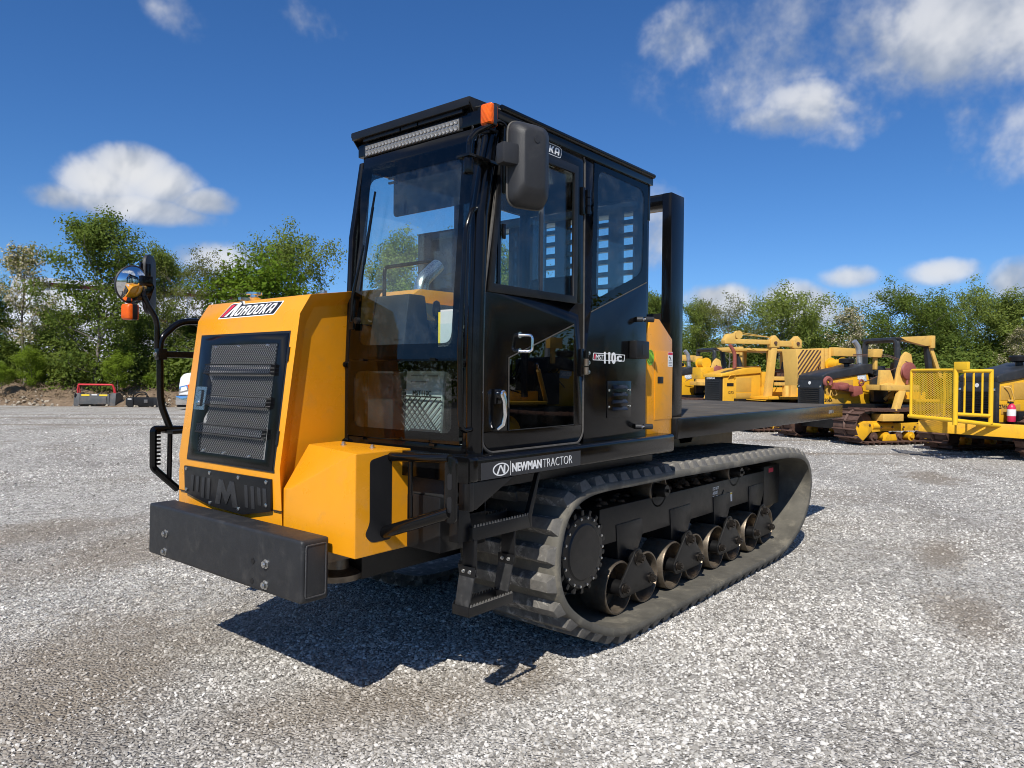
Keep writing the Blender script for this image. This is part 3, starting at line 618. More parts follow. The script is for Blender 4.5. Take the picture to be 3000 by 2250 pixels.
lbx=part(MB().box(1.015,1.172,DY,DY+.05,1.735,1.842),'latch_box',blackm,qpo,bevel=.006)
part(MB().prism(rrect(1.065,1.10,1.755,1.825,.015,4),'y',DY+.0502,DY+.051),'latch_slot',blackd,qpo)
md=part(MB().frame(rpoly([(1.568,1.715),(1.225,1.715),(1.218,1.755),(1.30,1.757),(1.562,1.757)],.006,3),rpoly([(1.564,1.719),(1.229,1.719),(1.223,1.751),(1.30,1.753),(1.559,1.753)],.005,3),'y',DY-.0018,DY-.0008),'badge_outline',white,qpo)
part(MB().prism([(1.553,1.722),(1.544,1.722),(1.537,1.749),(1.548,1.749)],'y',DY-.0018,DY-.0005),'badge_stroke',red,qpo)
text_fit('badge_lettering','MST',1.540,1.458,1.719,1.748,DY-.0004,white,qpo,bold=.001,shear=.15)
text_fit('badge_lettering','110',1.452,1.322,1.698,1.766,DY-.0004,white,qpo,bold=.004)
text_fit('badge_lettering','c',1.312,1.258,1.712,1.749,DY-.0004,white,qpo,bold=.003)

# grab rails, wiper
bow('grab_rail',[(2.500,1.212,2.38),(2.555,1.222,2.378),(2.596,1.222,2.28),(2.628,1.222,1.74),(2.622,1.222,1.42),(2.606,1.222,1.372),(2.53,1.215,1.378)],.0125,black,car)
wp=part(MB().box(2.528,2.545,.33,.365,1.86,2.02).tube([(2.542,.345,1.90),(2.545,.36,2.03),(2.530,.43,2.30)],[.012,.010,.006],8),'wiper_arm',black,bevel=.002)
part(MB().tube([(2.530,.405,2.06),(2.515,.44,2.33),(2.495,.478,2.58)],.006,8).tube([(2.522,.425,2.20),(2.502,.468,2.50)],.008,6),'wiper_blade',black,wp); part(MB().lathe([(0,0),(.018,0),(.018,.02),(0,.024)],(2.535,.40,1.905),'x',14),'wiper_pivot',blackm,wp)

# cab interior
seat=MB().hexa([(1.40,.52,1.62),(1.92,.52,1.66),(1.92,1.02,1.66),(1.40,1.02,1.62),(1.40,.52,1.72),(1.93,.54,1.78),(1.93,1.0,1.78),(1.40,1.02,1.72)])
sb_=part(seat,'seat',graydk,bevel=.04,seg=3)
part(MB().hexa([(1.28,.53,1.66),(1.42,.53,1.68),(1.42,1.01,1.68),(1.28,1.01,1.66),(1.20,.57,2.22),(1.30,.57,2.25),(1.30,.97,2.25),(1.20,.97,2.22)]),'backrest',graydk,sb_,bevel=.035,seg=3)
part(MB().box(1.45,1.88,.58,.96,1.25,1.63),'seat_base',blackm,sb_,bevel=.02)
cons=part(MB().prism([(1.55,1.26),(2.40,1.26),(2.40,1.62),(2.34,1.90),(2.26,1.96),(1.55,1.80)],'y',.31,.52),'control_console',graydk,bevel=.015)
part(MB().prism([(2.20,1.66),(2.42,1.66),(2.42,1.74),(2.38,2.05),(2.26,2.05)],'y',.34,.62),'dash_housing',graydk,bevel=.015)
for k in range(9): part(MB().box(2.405,2.412,.54,.60,1.62+k*.022,1.634+k*.022),'air_vent',blackd,cons)
part(MB().tube([(1.95,.42,1.84),(1.98,.42,1.98)],.012,8).lathe([(0,0),(.022,.01),(.026,.05),(.018,.09),(0,.1)],(1.98,.42,1.96),'z',12),'joystick',blackm,cons)
bow('inner_rail',[(2.30,.33,2.02),(2.30,.33,2.22),(1.95,.33,2.30)],.011,black,cons)
part(MB().lathe([(.15,-.012),(.165,0),(.15,.012),(.142,0),(.15,-.012)],(2.16,.78,1.92),(.5,0,.86),24).tube([(2.16,.78,1.92),(2.24,.78,1.62),(2.24,.78,1.27)],.022,8).tube([(2.09,.78,1.96),(2.23,.78,1.88)],.012,6),'steering_wheel',blackm)
mn=part(MB().box(2.505,2.509,.98,1.085,1.77,1.935),'pasted_sheet',paper); part(MB().box(2.504,2.5085,.965,.982,1.765,1.925),'yellow_label',screen_yel,mn); part(MB().box(2.504,2.5085,.965,1.05,1.757,1.768),'label_foot',white,mn)
shade_m=glass('smoked_shade',(.22,.22,.23),1.45,dust=.05)
sv=part(MB().prism(rrect(.50,1.13,2.46,2.74,.03),'x',2.385,2.388),'sun_shade',shade_m)
part(MB().box(2.388,2.40,.47,.52,2.665,2.675).box(2.388,2.40,.47,.52,2.64,2.65),'shade_clip',grey,sv)
# booklet in the net pocket behind the lower screen
bk=part(MB().hexa([(2.42,.66,1.30),(2.44,.66,1.30),(2.44,.91,1.30),(2.42,.91,1.30),(2.40,.65,1.665),(2.42,.65,1.665),(2.42,.92,1.665),(2.40,.92,1.665)]),'manual_booklet',pbr('booklet_paper',(.30,.33,.31),.8,var=.12,scale=14),bevel=.003)
text_on('booklet_lettering','MST110C',.034,(2.4315,.705,1.52),(0,1,0),(-.055,0,1),blackd,bk,bold=.0004)
for z,w in ((1.615,.19),(1.585,.12)): part(MB().box(2.4225,2.4265,.69,.69+w,z,z+.007),'booklet_line',grey,bk)
nt=MB()
for k in range(-7,9):
    for s_ in (1,-1):
        y0,z0=.65+k*.038,1.30; y1,z1=y0+s_*.215,1.515
        ya_,yb_=sorted((y0,y1)); 
        t0=0.; t1=1.
        for lim,sg in ((.645,1),(.925,-1)):
            for_t=(lim-y0)/(y1-y0); inside0=(y0-lim)*sg>=0; inside1=(y1-lim)*sg>=0
            if not inside0 and inside1: t0=max(t0,for_t)
            if inside0 and not inside1: t1=min(t1,for_t)
            if not inside0 and not inside1: t1=-1
        if t1>t0: nt.tube([(2.448,y0+(y1-y0)*t0,z0+(z1-z0)*t0),(2.448,y0+(y1-y0)*t1,z0+(z1-z0)*t1)],.0030,5)
nt.tube([(2.448,.645,1.515),(2.448,.925,1.512)],.004,6)
part(nt,'net_pocket',blackm,bk)
part(MB().prism([(.60,1.262),(1.02,1.262),(.98,1.30),(.92,1.352),(.74,1.352),(.66,1.30)],'x',2.455,2.47),'pedal_plate',blackm)
part(MB().box(2.28,2.35,.95,1.10,1.262,1.275),'floor_sheet',paper)

# near mirror: folded plastic shell seen from behind, on a bent tube; amber lamps
arm=part(MB().tube(fillet([(2.607,1.25,2.54),(2.612,1.25,2.665),(2.575,1.25,2.710),(2.43,1.262,2.800),(2.385,1.27,2.790),(2.385,1.27,2.475)],.035,5),.0135,12).cyl((2.612,1.25,2.52),(2.612,1.25,2.595),.024,14).box(2.44,2.64,1.20,1.28,2.590,2.602),'mirror_arm',black,bevel=.001)
mh=MB(); mc=Vector((2.355,1.385,2.590)); mu=Vector((-.93,.30,.0)).normalized(); mv=Vector((0,0,1)); mw=mu.cross(mv).normalized()   # outward back side
if mw.dot(CAM-mc)<0: mw=-mw
def shell(hw,hh,r,off,dx=0,dz=0): return [mc+mu*(p[0]+dx)+mv*(p[1]+dz)+mw*off for p in rrect(-hw,hw,-hh,hh,r,5)]
L=[shell(.098,.188,.05,-.030),shell(.103,.194,.055,-.018),shell(.101,.192,.055,.0),shell(.090,.175,.05,.035,.0,.0),shell(.060,.135,.035,.065,-.008,.012),shell(.052,.125,.03,.068,-.008,.012)]
n=len(L[0]); vs=[p for q in L for p in q]; fs=[tuple(range(n-1,-1,-1)),tuple((len(L)-1)*n+k for k in range(n))]
for i in range(len(L)-1):
    for k in range(n): fs.append((i*n+k,i*n+(k+1)%n,(i+1)*n+(k+1)%n,(i+1)*n+k))
mir=part(mh.add(vs,fs),'mirror_shell',plastic,smooth=50)
part(MB().add(shell(.093,.182,.05,-.0305)+shell(.093,.182,.05,-.0325),[tuple(range(n)),tuple(range(2*n-1,n-1,-1))]),'mirror_glass',mirror,mir)
part(MB().tube(fillet(shell(.103,.194,.055,-.018),.01,2,True),.006,6,closed=True),'rim',seal,mir)
ca=mc-mu*.10+mv*.03
part(MB().hexa([ca+mu*a_+mv*b_+mw*c_ for c_ in(-.02,.045) for a_,b_ in((-.065,-.05),(.06,-.05),(.06,.045),(-.065,.045))]),'mirror_clamp',plastic,mir,bevel=.012)
part(MB().cyl(mc+mw*.066+mv*.10-mu*.0,mc+mw*.071+mv*.10-mu*.0,.014,14),'mirror_boss',plastic,mir)
def lamp(c,u,v,w,name='indicator_lamp',k=1.0):
    c=Vector(c); u=Vector(u).normalized(); v=Vector(v).normalized(); w=Vector(w).normalized()
    def ring_(hw,hh,r,o): return [c+u*p[0]*k+v*p[1]*k+w*o*k for p in rrect(-hw,hw,-hh,hh,r,4)]
    def loft(Ls):
        n=len(Ls[0]); mb=MB(); fs=[tuple(range(n-1,-1,-1)),tuple((len(Ls)-1)*n+k for k in range(n))]
        for i in range(len(Ls)-1): fs+=[(i*n+k,i*n+(k+1)%n,(i+1)*n+(k+1)%n,(i+1)*n+k) for k in range(n)]
        return mb.add([p for q in Ls for p in q],fs)
    b=part(loft([ring_(.036,.048,.012,-.018),ring_(.037,.049,.012,.018)]),name,blackd)
    part(loft([ring_(.036,.048,.012,.018),ring_(.035,.047,.012,.034),ring_(.029,.040,.012,.042)]),'amber_lens',amberm,b,smooth=45)
    part(loft([ring_(.029,.040,.012,-.032),ring_(.035,.047,.012,-.026),ring_(.036,.048,.012,-.0185)]),'amber_lens',amberm,b,smooth=45)
lamp((2.462,1.240,2.818),(0,1,0),(0,0,1),(.97,.25,0))
part(MB().tube(fillet([(2.44,1.225,2.77),(2.47,1.240,2.745),(2.55,1.250,2.72),(2.597,1.250,2.68),(2.59,1.24,2.62)],.03),.009,8),'lamp_wire',blackm)
part(MB().box(2.41,2.47,1.19,1.25,2.752,2.764).hexnut((2.47,1.235,2.752),(0,0,1),.012,.02),'lamp_bracket',blackm,bevel=.003)

# far-side rail, round mirror and ladder frame
YF=-1.12
rl=bow('handrail',[(2.62,YF,1.955),(2.745,YF,1.945),(2.868,YF,1.83),(2.862,YF,1.43),(2.80,YF,1.27)],.0215,black,car)
part(MB().box(2.60,2.905,YF+.02,YF+.05,1.715,1.755).box(2.845,2.90,YF+.0,YF+.055,1.70,1.77),'rail_brace',black,rl,bevel=.004)
part(MB().hexnut((2.905,YF+.03,1.735),(1,0,0),.010,.012),'bolt',steel,rl)
ma=part(MB().tube(fillet([(2.885,YF,1.765),(2.885,YF,1.95),(2.945,YF,2.04),(2.965,YF,2.09)],.06),.017,10).hexa([(2.93,YF-.03,2.06),(3.03,YF-.03,2.06),(3.03,YF+.0,2.06),(2.93,YF+.0,2.06),(2.90,YF-.03,2.15),(2.98,YF-.03,2.30),(2.98,YF+.0,2.30),(2.90,YF+.0,2.15)]),'mirror_arm',black,bevel=.003)
mcn=Vector((3.033,YF,2.152)); ax=Vector((-.22,.96,-.13)).normalized()
rm=part(MB().lathe([(0,-.045),(.05,-.045),(.112,-.012),(.118,.0),(.114,.006),(.108,.004)],mcn,ax,36),'round_mirror',plastic,smooth=50)
part(MB().lathe([(.109,.004),(.095,.014),(.07,.026),(.04,.034),(.015,.0375),(0,.038)],mcn,ax,40),'convex_glass',mirror,rm,smooth=60)
fm=Vector((2.905,YF-.06,2.17)); fu=Vector((.70,.72,0)).normalized(); fw=Vector((.72,-.70,0)).normalized()
pl=[fm+fu*p[0]+Vector((0,0,p[1]))+fw*o for o in(-.008,.012) for p in rrect(-.09,.09,-.185,.185,.085,6)]
n=len(pl)//2
part(MB().add(pl,[tuple(range(n)),tuple(range(2*n-1,n-1,-1))]+[(i,(i+1)%n,n+(i+1)%n,n+i) for i in range(n)]),'flat_mirror',plastic,bevel=.004)
part(MB().box(2.93,3.0,YF-.03,YF+.04,2.15,2.21).cyl((2.935,YF-.01,2.21),(2.935,YF-.01,2.29),.016,10),'mirror_joint',black,bevel=.004)
lamp((3.045,YF+.005,1.985),(-.3,.95,0),(0,0,1),(.95,.30,0))
ld=part(MB().tube(fillet([(2.60,YF,1.255),(2.905,YF,1.27),(2.905,YF,1.03),(2.75,YF,.88)],.02),.022,8).tube([(2.80,YF,1.26),(2.805,YF,.93)],.016,8),'ladder_frame',black)
mb=MB()
for k in range(9): mb.box(2.862,2.884,YF-.01,YF+.01,1.045+k*.024,1.058+k*.024)
part(mb,'ladder_tread',blackm,ld,bevel=.002); part(MB().box(2.5,2.83,YF-.05,YF+.10,1.24,1.262),'ladder_plate',blackm,ld)

# ---------------------------------------------------------------- yellow cabinet, deck and headboard behind the cab
cbx=part(MB().prism([(.898,1.247),(.532,1.240),(.534,1.877),(.72,2.001),(.827,2.001),(.905,1.876)],'y',.72,1.20),'equipment_cabinet',yellow,bevel=.005,smooth=20)
part(MB().box(.534,.777,1.2002,1.2032,1.348,1.795),'cabinet_door',yellow,cbx,bevel=.001)
part(MB().box(.665,.742,1.2034,1.2054,1.585,1.628),'cabinet_latch',blackm,cbx,bevel=.001)
part(MB().lathe([(0,0),(.050,0),(.050,.0008),(0,.0008)],(.838,1.2003,1.75),'y',32),'green_sticker',greenst,cbx)
for k,ch in enumerate('RENTAL'):
    a=R(150-k*24); part_=text_on('sticker_lettering',ch,.020,(.838-.039*math.cos(PI-a)*-1*-1,1.2014,1.75+.039*math.sin(a)-.006),TX,TZ,blackd,cbx,align='CENTER')
for k,ch in enumerate('RENTAL'):
    a=R(210+k*24); text_on('sticker_lettering',ch,.020,(.838+.039*math.cos(PI-a),1.2014,1.75+.039*math.sin(a)-.006),TX,TZ,blackd,cbx,align='CENTER')
ws=part(MB().box(.534,.602,1.2034,1.2040,1.695,1.793),'warning_sticker',white,cbx); part(MB().box(.536,.600,1.2041,1.2044,1.773,1.790),'warning_band',red,cbx)
for k in range(4): part(MB().box(.545,.592,1.2041,1.2044,1.703+k*.010,1.706+k*.010),'warning_line',grey,cbx)
part(MB().prism([(.59,1.758),(.575,1.768),(.555,1.742),(.562,1.738),(.575,1.752)],'y',1.2041,1.2044),'warning_symbol',blackd,cbx)
deckm=pbr('worn_deck_steel',(.085,.074,.060),.85,var=.3,scale=4,dirt=(.22,.18,.13),dirt_amt=.6,dirt_scale=3,bump=.4,bscale=70,spec=.2)
deckside=pbr('scuffed_black_deck_paint',(.0045,.004,.004),.22,var=.3,scale=6,rvar=.22,dirt=(.10,.09,.08),dirt_amt=.13,dirt_scale=5,streak=True,bump=.03,bscale=40,coat=.1)
DX0,DX1=-3.49,.48
dk=part(MB().box(DX0,DX1,-1.22,1.22,1.207,1.345),'flat_deck',deckside,bevel=.006)
np_=9
for k in range(np_):
    a=DX0+.012+(DX1-DX0-.024)*k/np_; b=DX0+.012+(DX1-DX0-.024)*(k+1)/np_-.004
    part(MB().box(a,b,-1.205,1.205,1.343,1.3495),'deck_plate',deckm,dk,bevel=.001)
part(MB().box(DX1,DX1+.012,1.10,1.215,1.21,1.342),'deck_end_plate',blackm,dk,bevel=.003)
text_on('deck_lettering','220VTD',.055,(-2.98,1.2208,1.265),TX,TZ,pbr('faded_lettering',(.32,.31,.30),.6,var=.2),dk,bold=-.001,xs=.9)
part(MB().box(-2.6,.4,.35,.55,1.13,1.207).box(-2.6,.4,-.55,-.35,1.13,1.207),'deck_beam',blackm,dk,bevel=.005)
part(MB().prism([(-1.02,1.207),(-1.42,1.207),(-1.34,1.02),(-1.10,1.02)],'y',.30,.46),'deck_leg',grey,dk,bevel=.004)
part(MB().box(-2.35,-2.27,-.95,.2,1.06,1.13),'rear_light_beam',pbr('dull_red_paint',(.22,.03,.025),.5),bevel=.004)
part(MB().box(-2.33,-2.255,-.05,.18,1.03,1.15),'tail_lamp',blackm,bevel=.006)
hbm=black
hb=part(MB().box(.32,.51,1.10,1.17,1.345,2.875),'headboard_post',hbm,bevel=.006)
part(MB().box(.32,.51,-1.30,-1.13,1.345,2.875),'headboard_post',hbm,bevel=.006)
part(MB().box(.322,.508,-1.13,1.10,2.797,2.873),'headboard_beam',hbm,bevel=.005)
part(MB().box(.325,.505,-1.13,1.10,1.345,1.46),'headboard_beam',hbm,bevel=.005)
part(MB().box(.33,.50,.926,1.10,1.46,2.06),'headboard_filler',blackm,bevel=.004)
for y,w in ((.885,.04),(.682,.04),(.45,.055),(.208,.043),(-.03,.05),(-.247,.047),(-.49,.045),(-.73,.045),(-.95,.05)): part(MB().box(.37,.46,y-w,y+w,1.46,2.797),'headboard_bar',hbm,bevel=.004)
slat_me={}
for c0,c1 in ((.722,.845),(.505,.642),(.251,.395),(.02,.165)):
    for k in range(11):
        z=2.734-k*.09
        if k==0: o=part(MB().box(.39,.44,c0,c1,-.016,.016),'headboard_slat',hbm,bevel=.003); slat_me=o.data
        else: o=link('headboard_slat',slat_me,hbm,car)
        o.location=(0,0,z)

# ---------------------------------------------------------------- rubber track
KP=[(.55,.958),(1.10,.963),(1.38,.968),(1.58,.956),(1.71,.916),(1.790,.847),(1.838,.735),(1.855,.62),(1.833,.485),(1.755,.371),(1.60,.262),(1.427,.182),(1.254,.122),(1.06,.092),(.8,.086),(.2,.086),(-.5,.086),(-1.1,.086),(-1.45,.092),(-1.75,.13),(-2.05,.235),(-2.24,.375),(-2.335,.53),(-2.335,.68),(-2.25,.80),(-2.08,.868),(-1.8,.905),(-1.44,.920),(-.8,.930),(-.1,.944)]
def crom(K,sub=16):
    out=[]; m=len(K)
    for i in range(m):
        p0,p1,p2,p3=[np.array(K[(i+j-1)%m]) for j in range(4)]
        for k in range(sub):
            t=k/sub; out.append(.5*((2*p1)+(-p0+p2)*t+(2*p0-5*p1+4*p2-p3)*t*t+(-p0+3*p1-3*p2+p3)*t**3))
    return np.array(out)
cv=crom(KP); sg=np.linalg.norm(np.roll(cv,-1,0)-cv,axis=1); cum=np.concatenate([[0],np.cumsum(sg)]); Ltot=cum[-1]
def along(s):
    s=s%Ltot; i=np.searchsorted(cum,s,side='right')-1; t=(s-cum[i])/sg[i]; a=cv[i]; b=cv[(i+1)%len(cv)]; p=a+(b-a)*t; d=(b-a)/np.linalg.norm(b-a); return p,d
NLUG=66; NSEG=NLUG*4
ctr=cv.mean(0)
sec=[(.540,.0),(.62,.004),(.80,.0),(.84,.0),(.94,.0),(.98,.002),(1.06,.0),(1.235,-.006),(1.240,.006),(1.240,.033),(1.228,.042),(.552,.042),(.540,.03)]
def belt(sec):
    mb=MB(); m=len(sec); vs=[]; fs=[]
    for k in range(NSEG):
        p,d=along(Ltot*k/NSEG); n=np.array([-d[1],d[0]])
        if n@(p-ctr)<0: n=-n
        for (y,o) in sec: q=p+n*o; vs.append((q[0],y,q[1]))
    for k in range(NSEG):
        for j in range(m): a=k*m+j; b=k*m+(j+1)%m; c=((k+1)%NSEG)*m+(j+1)%m; e=((k+1)%NSEG)*m+j; fs.append((a,b,c,e))
    return mb.add(vs,fs)
trk=part(belt(sec),'rubber_track',rubber_in,smooth=60)
# one lug, local frame: x along the belt, z outward; the two halves are a little staggered as on the real tread
lugs=[]
for v in range(4):
    mb=MB(); rr=random.Random(50+v)
    def half(y0,y1,sh,endtaper):
        b0,b1=-.050+sh,.050+sh; t0,t1=-.029+sh,.031+sh; h=.047+rr.uniform(-.003,.002); e0,e1=endtaper
        mb.hexa([(b0,y0,-.004),(b1,y0,-.004),(b1,y1,-.004),(b0,y1,-.004),(t0+rr.uniform(-.003,.003),y0+e0,h),(t1+rr.uniform(-.003,.003),y0+e0,h),(t1,y1-e1,h-rr.uniform(0,.004)),(t0,y1-e1,h-rr.uniform(0,.004))])
    half(.549,.885,.006,(.02,.0)); half(.8855,1.232,-.006,(.0,.024))
    lugs.append(mb)
lug_me=[]
for k in range(NLUG):
    p,d=along(Ltot*(k+.5)/NLUG); n=np.array([-d[1],d[0]])
    if n@(p-ctr)<0: n=-n
    X_=Vector((n[1],0,-n[0])); Z_=Vector((n[0],0,n[1])); Y_=Z_.cross(X_); o_=Vector((p[0],0,p[1]))+Z_*.042
    Mx=Matrix(((X_.x,Y_.x,Z_.x,o_.x),(X_.y,Y_.y,Z_.y,o_.y),(X_.z,Y_.z,Z_.z,o_.z),(0,0,0,1)))
    if k<4:
        o=part(lugs[k],'track_lug',rubber,trk,bevel=.0035,seg=2); lug_me.append(o.data)
    else: o=link('track_lug',lug_me[rnd.randrange(4)],rubber,trk)
    o.matrix_basis=Mx
# far track: belt with its tread joined on, little of it shows
far=belt([(-y,o) for y,o in sec])
for k in range(NLUG):
    p,d=along(Ltot*(k+.5)/NLUG); n=np.array([-d[1],d[0]])
    if n@(p-ctr)<0: n=-n
    t=np.array([n[1],-n[0]]); q=p+n*.040; w=.05; h=.047
    far.hexa([(q[0]+t[0]*a+n[0]*b,y,q[1]+t[1]*a+n[1]*b) for b,s_ in((0,1),(h,.6)) for a,y in((-w*s_,-1.23),(w*s_,-1.23),(w*s_,-.55),(-w*s_,-.55))])
part(far,'rubber_track',rubber,smooth=40)

# undercarriage frame, drive hub, idler, carrier rollers, bogies
uf=part(MB().prism([(1.10,.785),(1.10,.555),(.60,.545),(-1.70,.52),(-1.75,.60),(-1.75,.765)],'y',.72,1.0),'track_frame',blackm,bevel=.006)
for x in (.745,-.01,-.765,-1.52): part(MB().prism([(x-.20,.56),(x-.18,.66),(x+.16,.66),(x+.13,.40),(x-.09,.40)],'y',.80,1.006),'frame_bracket',blackm,uf,bevel=.006)
part(MB().box(-2.15,-1.74,.74,1.0,.42,.80),'idler_fork',blackm,uf,bevel=.01)
dirtm=pbr('packed_dirt',(.10,.062,.036),.95,var=.4,scale=18,bump=1,bscale=40)
mb=MB()
for k in range(60):
    x=rnd.uniform(-1.6,1.05); s_=rnd.uniform(.02,.05); mb.lathe([(0,-s_*.4),(s_,-.1*s_),(s_*.6,s_*.35),(0,s_*.45)],(x,rnd.uniform(.76,.96),.79+.0),'z',7)
kind(part(mb,'caked_dirt',dirtm,uf),'stuff')
text_on('frame_lettering','DO NOT',.034,(-.60,1.0008,.712),TX,TZ,white,uf,bold=.0006,xs=.85)
text_on('frame_lettering','ADJUST',.034,(-.60,1.0008,.676),TX,TZ,white,uf,bold=.0006,xs=.85)
text_on('frame_lettering','TRACKS',.034,(-.60,1.0008,.640),TX,TZ,white,uf,bold=.0006,xs=.85)
part(MB().box(-.998,-.89,1.0,1.0008,.577,.655),'frame_sticker',white,uf); part(MB().box(-.995,-.893,1.0009,1.0012,.637,.652),'sticker_band',screen_yel,uf)
part(MB().box(-1.98,-1.86,1.0,1.0008,.735,.775),'warning_sticker',red,uf)
part(MB().prism([(-.78,.655),(-.82,.615),(-.86,.655),(-.82,.695)],'y',1.0,1.004),'access_cover',blackm,uf,bevel=.002)
hub=part(MB().lathe([(0,.75),(.30,.75),(.30,.98),(.24,1.0),(.235,1.06),(.225,1.12),(.205,1.145),(.165,1.15),(.155,1.158),(0,1.158)],(1.50,0,.615),'y',40),'drive_hub',blackm,bevel=0,smooth=30)
for k in range(18):
    a=2*PI*k/18; c=(1.50+.195*math.cos(a),1.143,.615+.195*math.sin(a)); part(MB().hexnut(c,(0,1,0),.0085,.012,False),'hub_bolt',steel,hub)
    c=Vector((1.50+.222*math.cos(a+.17),0,.615+.222*math.sin(a+.17))); MB().box(-.018,.018,1.06,1.14,-.013,.013).xf(Matrix.Translation(c)@Matrix.Rotation(-(a+.17),4,'Y')).build('hub_rib',blackm,hub,bevel=.003)
part(MB().lathe([(0,.70),(.31,.70),(.31,.78),(.20,.80),(.20,.92),(.12,.99),(0,.99)],(-1.98,0,.53),'y',32),'idler_wheel',wheelm)
for x,z in ((.32,.822),(-1.04,.822)):
    ro_=part(MB().lathe([(0,.84),(.118,.84),(.125,.86),(.125,.99),(.120,1.0),(.110,1.0),(.105,.975),(.0,.97)],(x,0,z),'y',28),'carrier_roller',wheelm,smooth=30)
    part(MB().lathe([(0,.9705),(.104,.971),(.104,.974),(.05,.978),(.045,1.05),(.04,1.066),(.012,1.066),(.012,1.085),(0,1.085)],(x,0,z),'y',20),'roller_hub',blackm,ro_)
bg=part(MB().cyl((.745,.70,.43),(.745,1.075,.43),.045,16),'bogie',blackm)
bg.location=(0,0,0)
for s_ in (1,-1):
    x=.745+s_*.175
    w=part(MB().lathe([(.0,.84),(.150,.84),(.172,.85),(.174,.90),(.174,1.03),(.170,1.042),(.160,1.042),(.152,1.02),(.150,.93),(.055,.92),(.055,.95),(0,.95)],(x,0,.262),'y',36),'road_wheel',wheelm,bg,smooth=35)
    part(MB().lathe([(0,.92),(.149,.9205),(.149,.9225),(.06,.926),(.05,.94),(.05,1.062),(0,1.062)],(x,0,.262),'y',28),'wheel_disc',blackm,bg,smooth=35)
    part(MB().hexnut((x,1.079,.262),(0,1,0),.026,.034),'axle_nut',nutm,bg)
tri=[]
for (cx,cz,r,a0,a1) in ((.745,.43,.062,20,160),(.745-.175,.262,.058,160,270),(.745+.175,.262,.058,270,380)):
    tri+=[(cx+r*math.cos(R(a0+(a1-a0)*k/6)),cz+r*math.sin(R(a0+(a1-a0)*k/6))) for k in range(7)]
part(MB().prism(tri,'y',1.062,1.079),'bogie_plate',blackm,bg,bevel=.003)
part(MB().hexnut((.745,1.079,.43),(0,1,0),.030,.04).lathe([(0,0),(.05,0),(.05,.008),(0,.008)],(.745,1.079,.43),'y',20),'pivot_nut',nutm,bg)
for k in range(1,4): dup(bg,car,Matrix.Translation((-.755*k,0,0)))
# plain far-side drive hub and track frame close off the underside
part(MB().lathe([(0,-.98),(.30,-.98),(.30,-.75),(0,-.75)],(1.50,0,.615),'y',28),'drive_hub',blackm)
part(MB().box(-1.9,1.2,-1.0,-.72,.45,.80),'track_frame',blackm,bevel=.01)

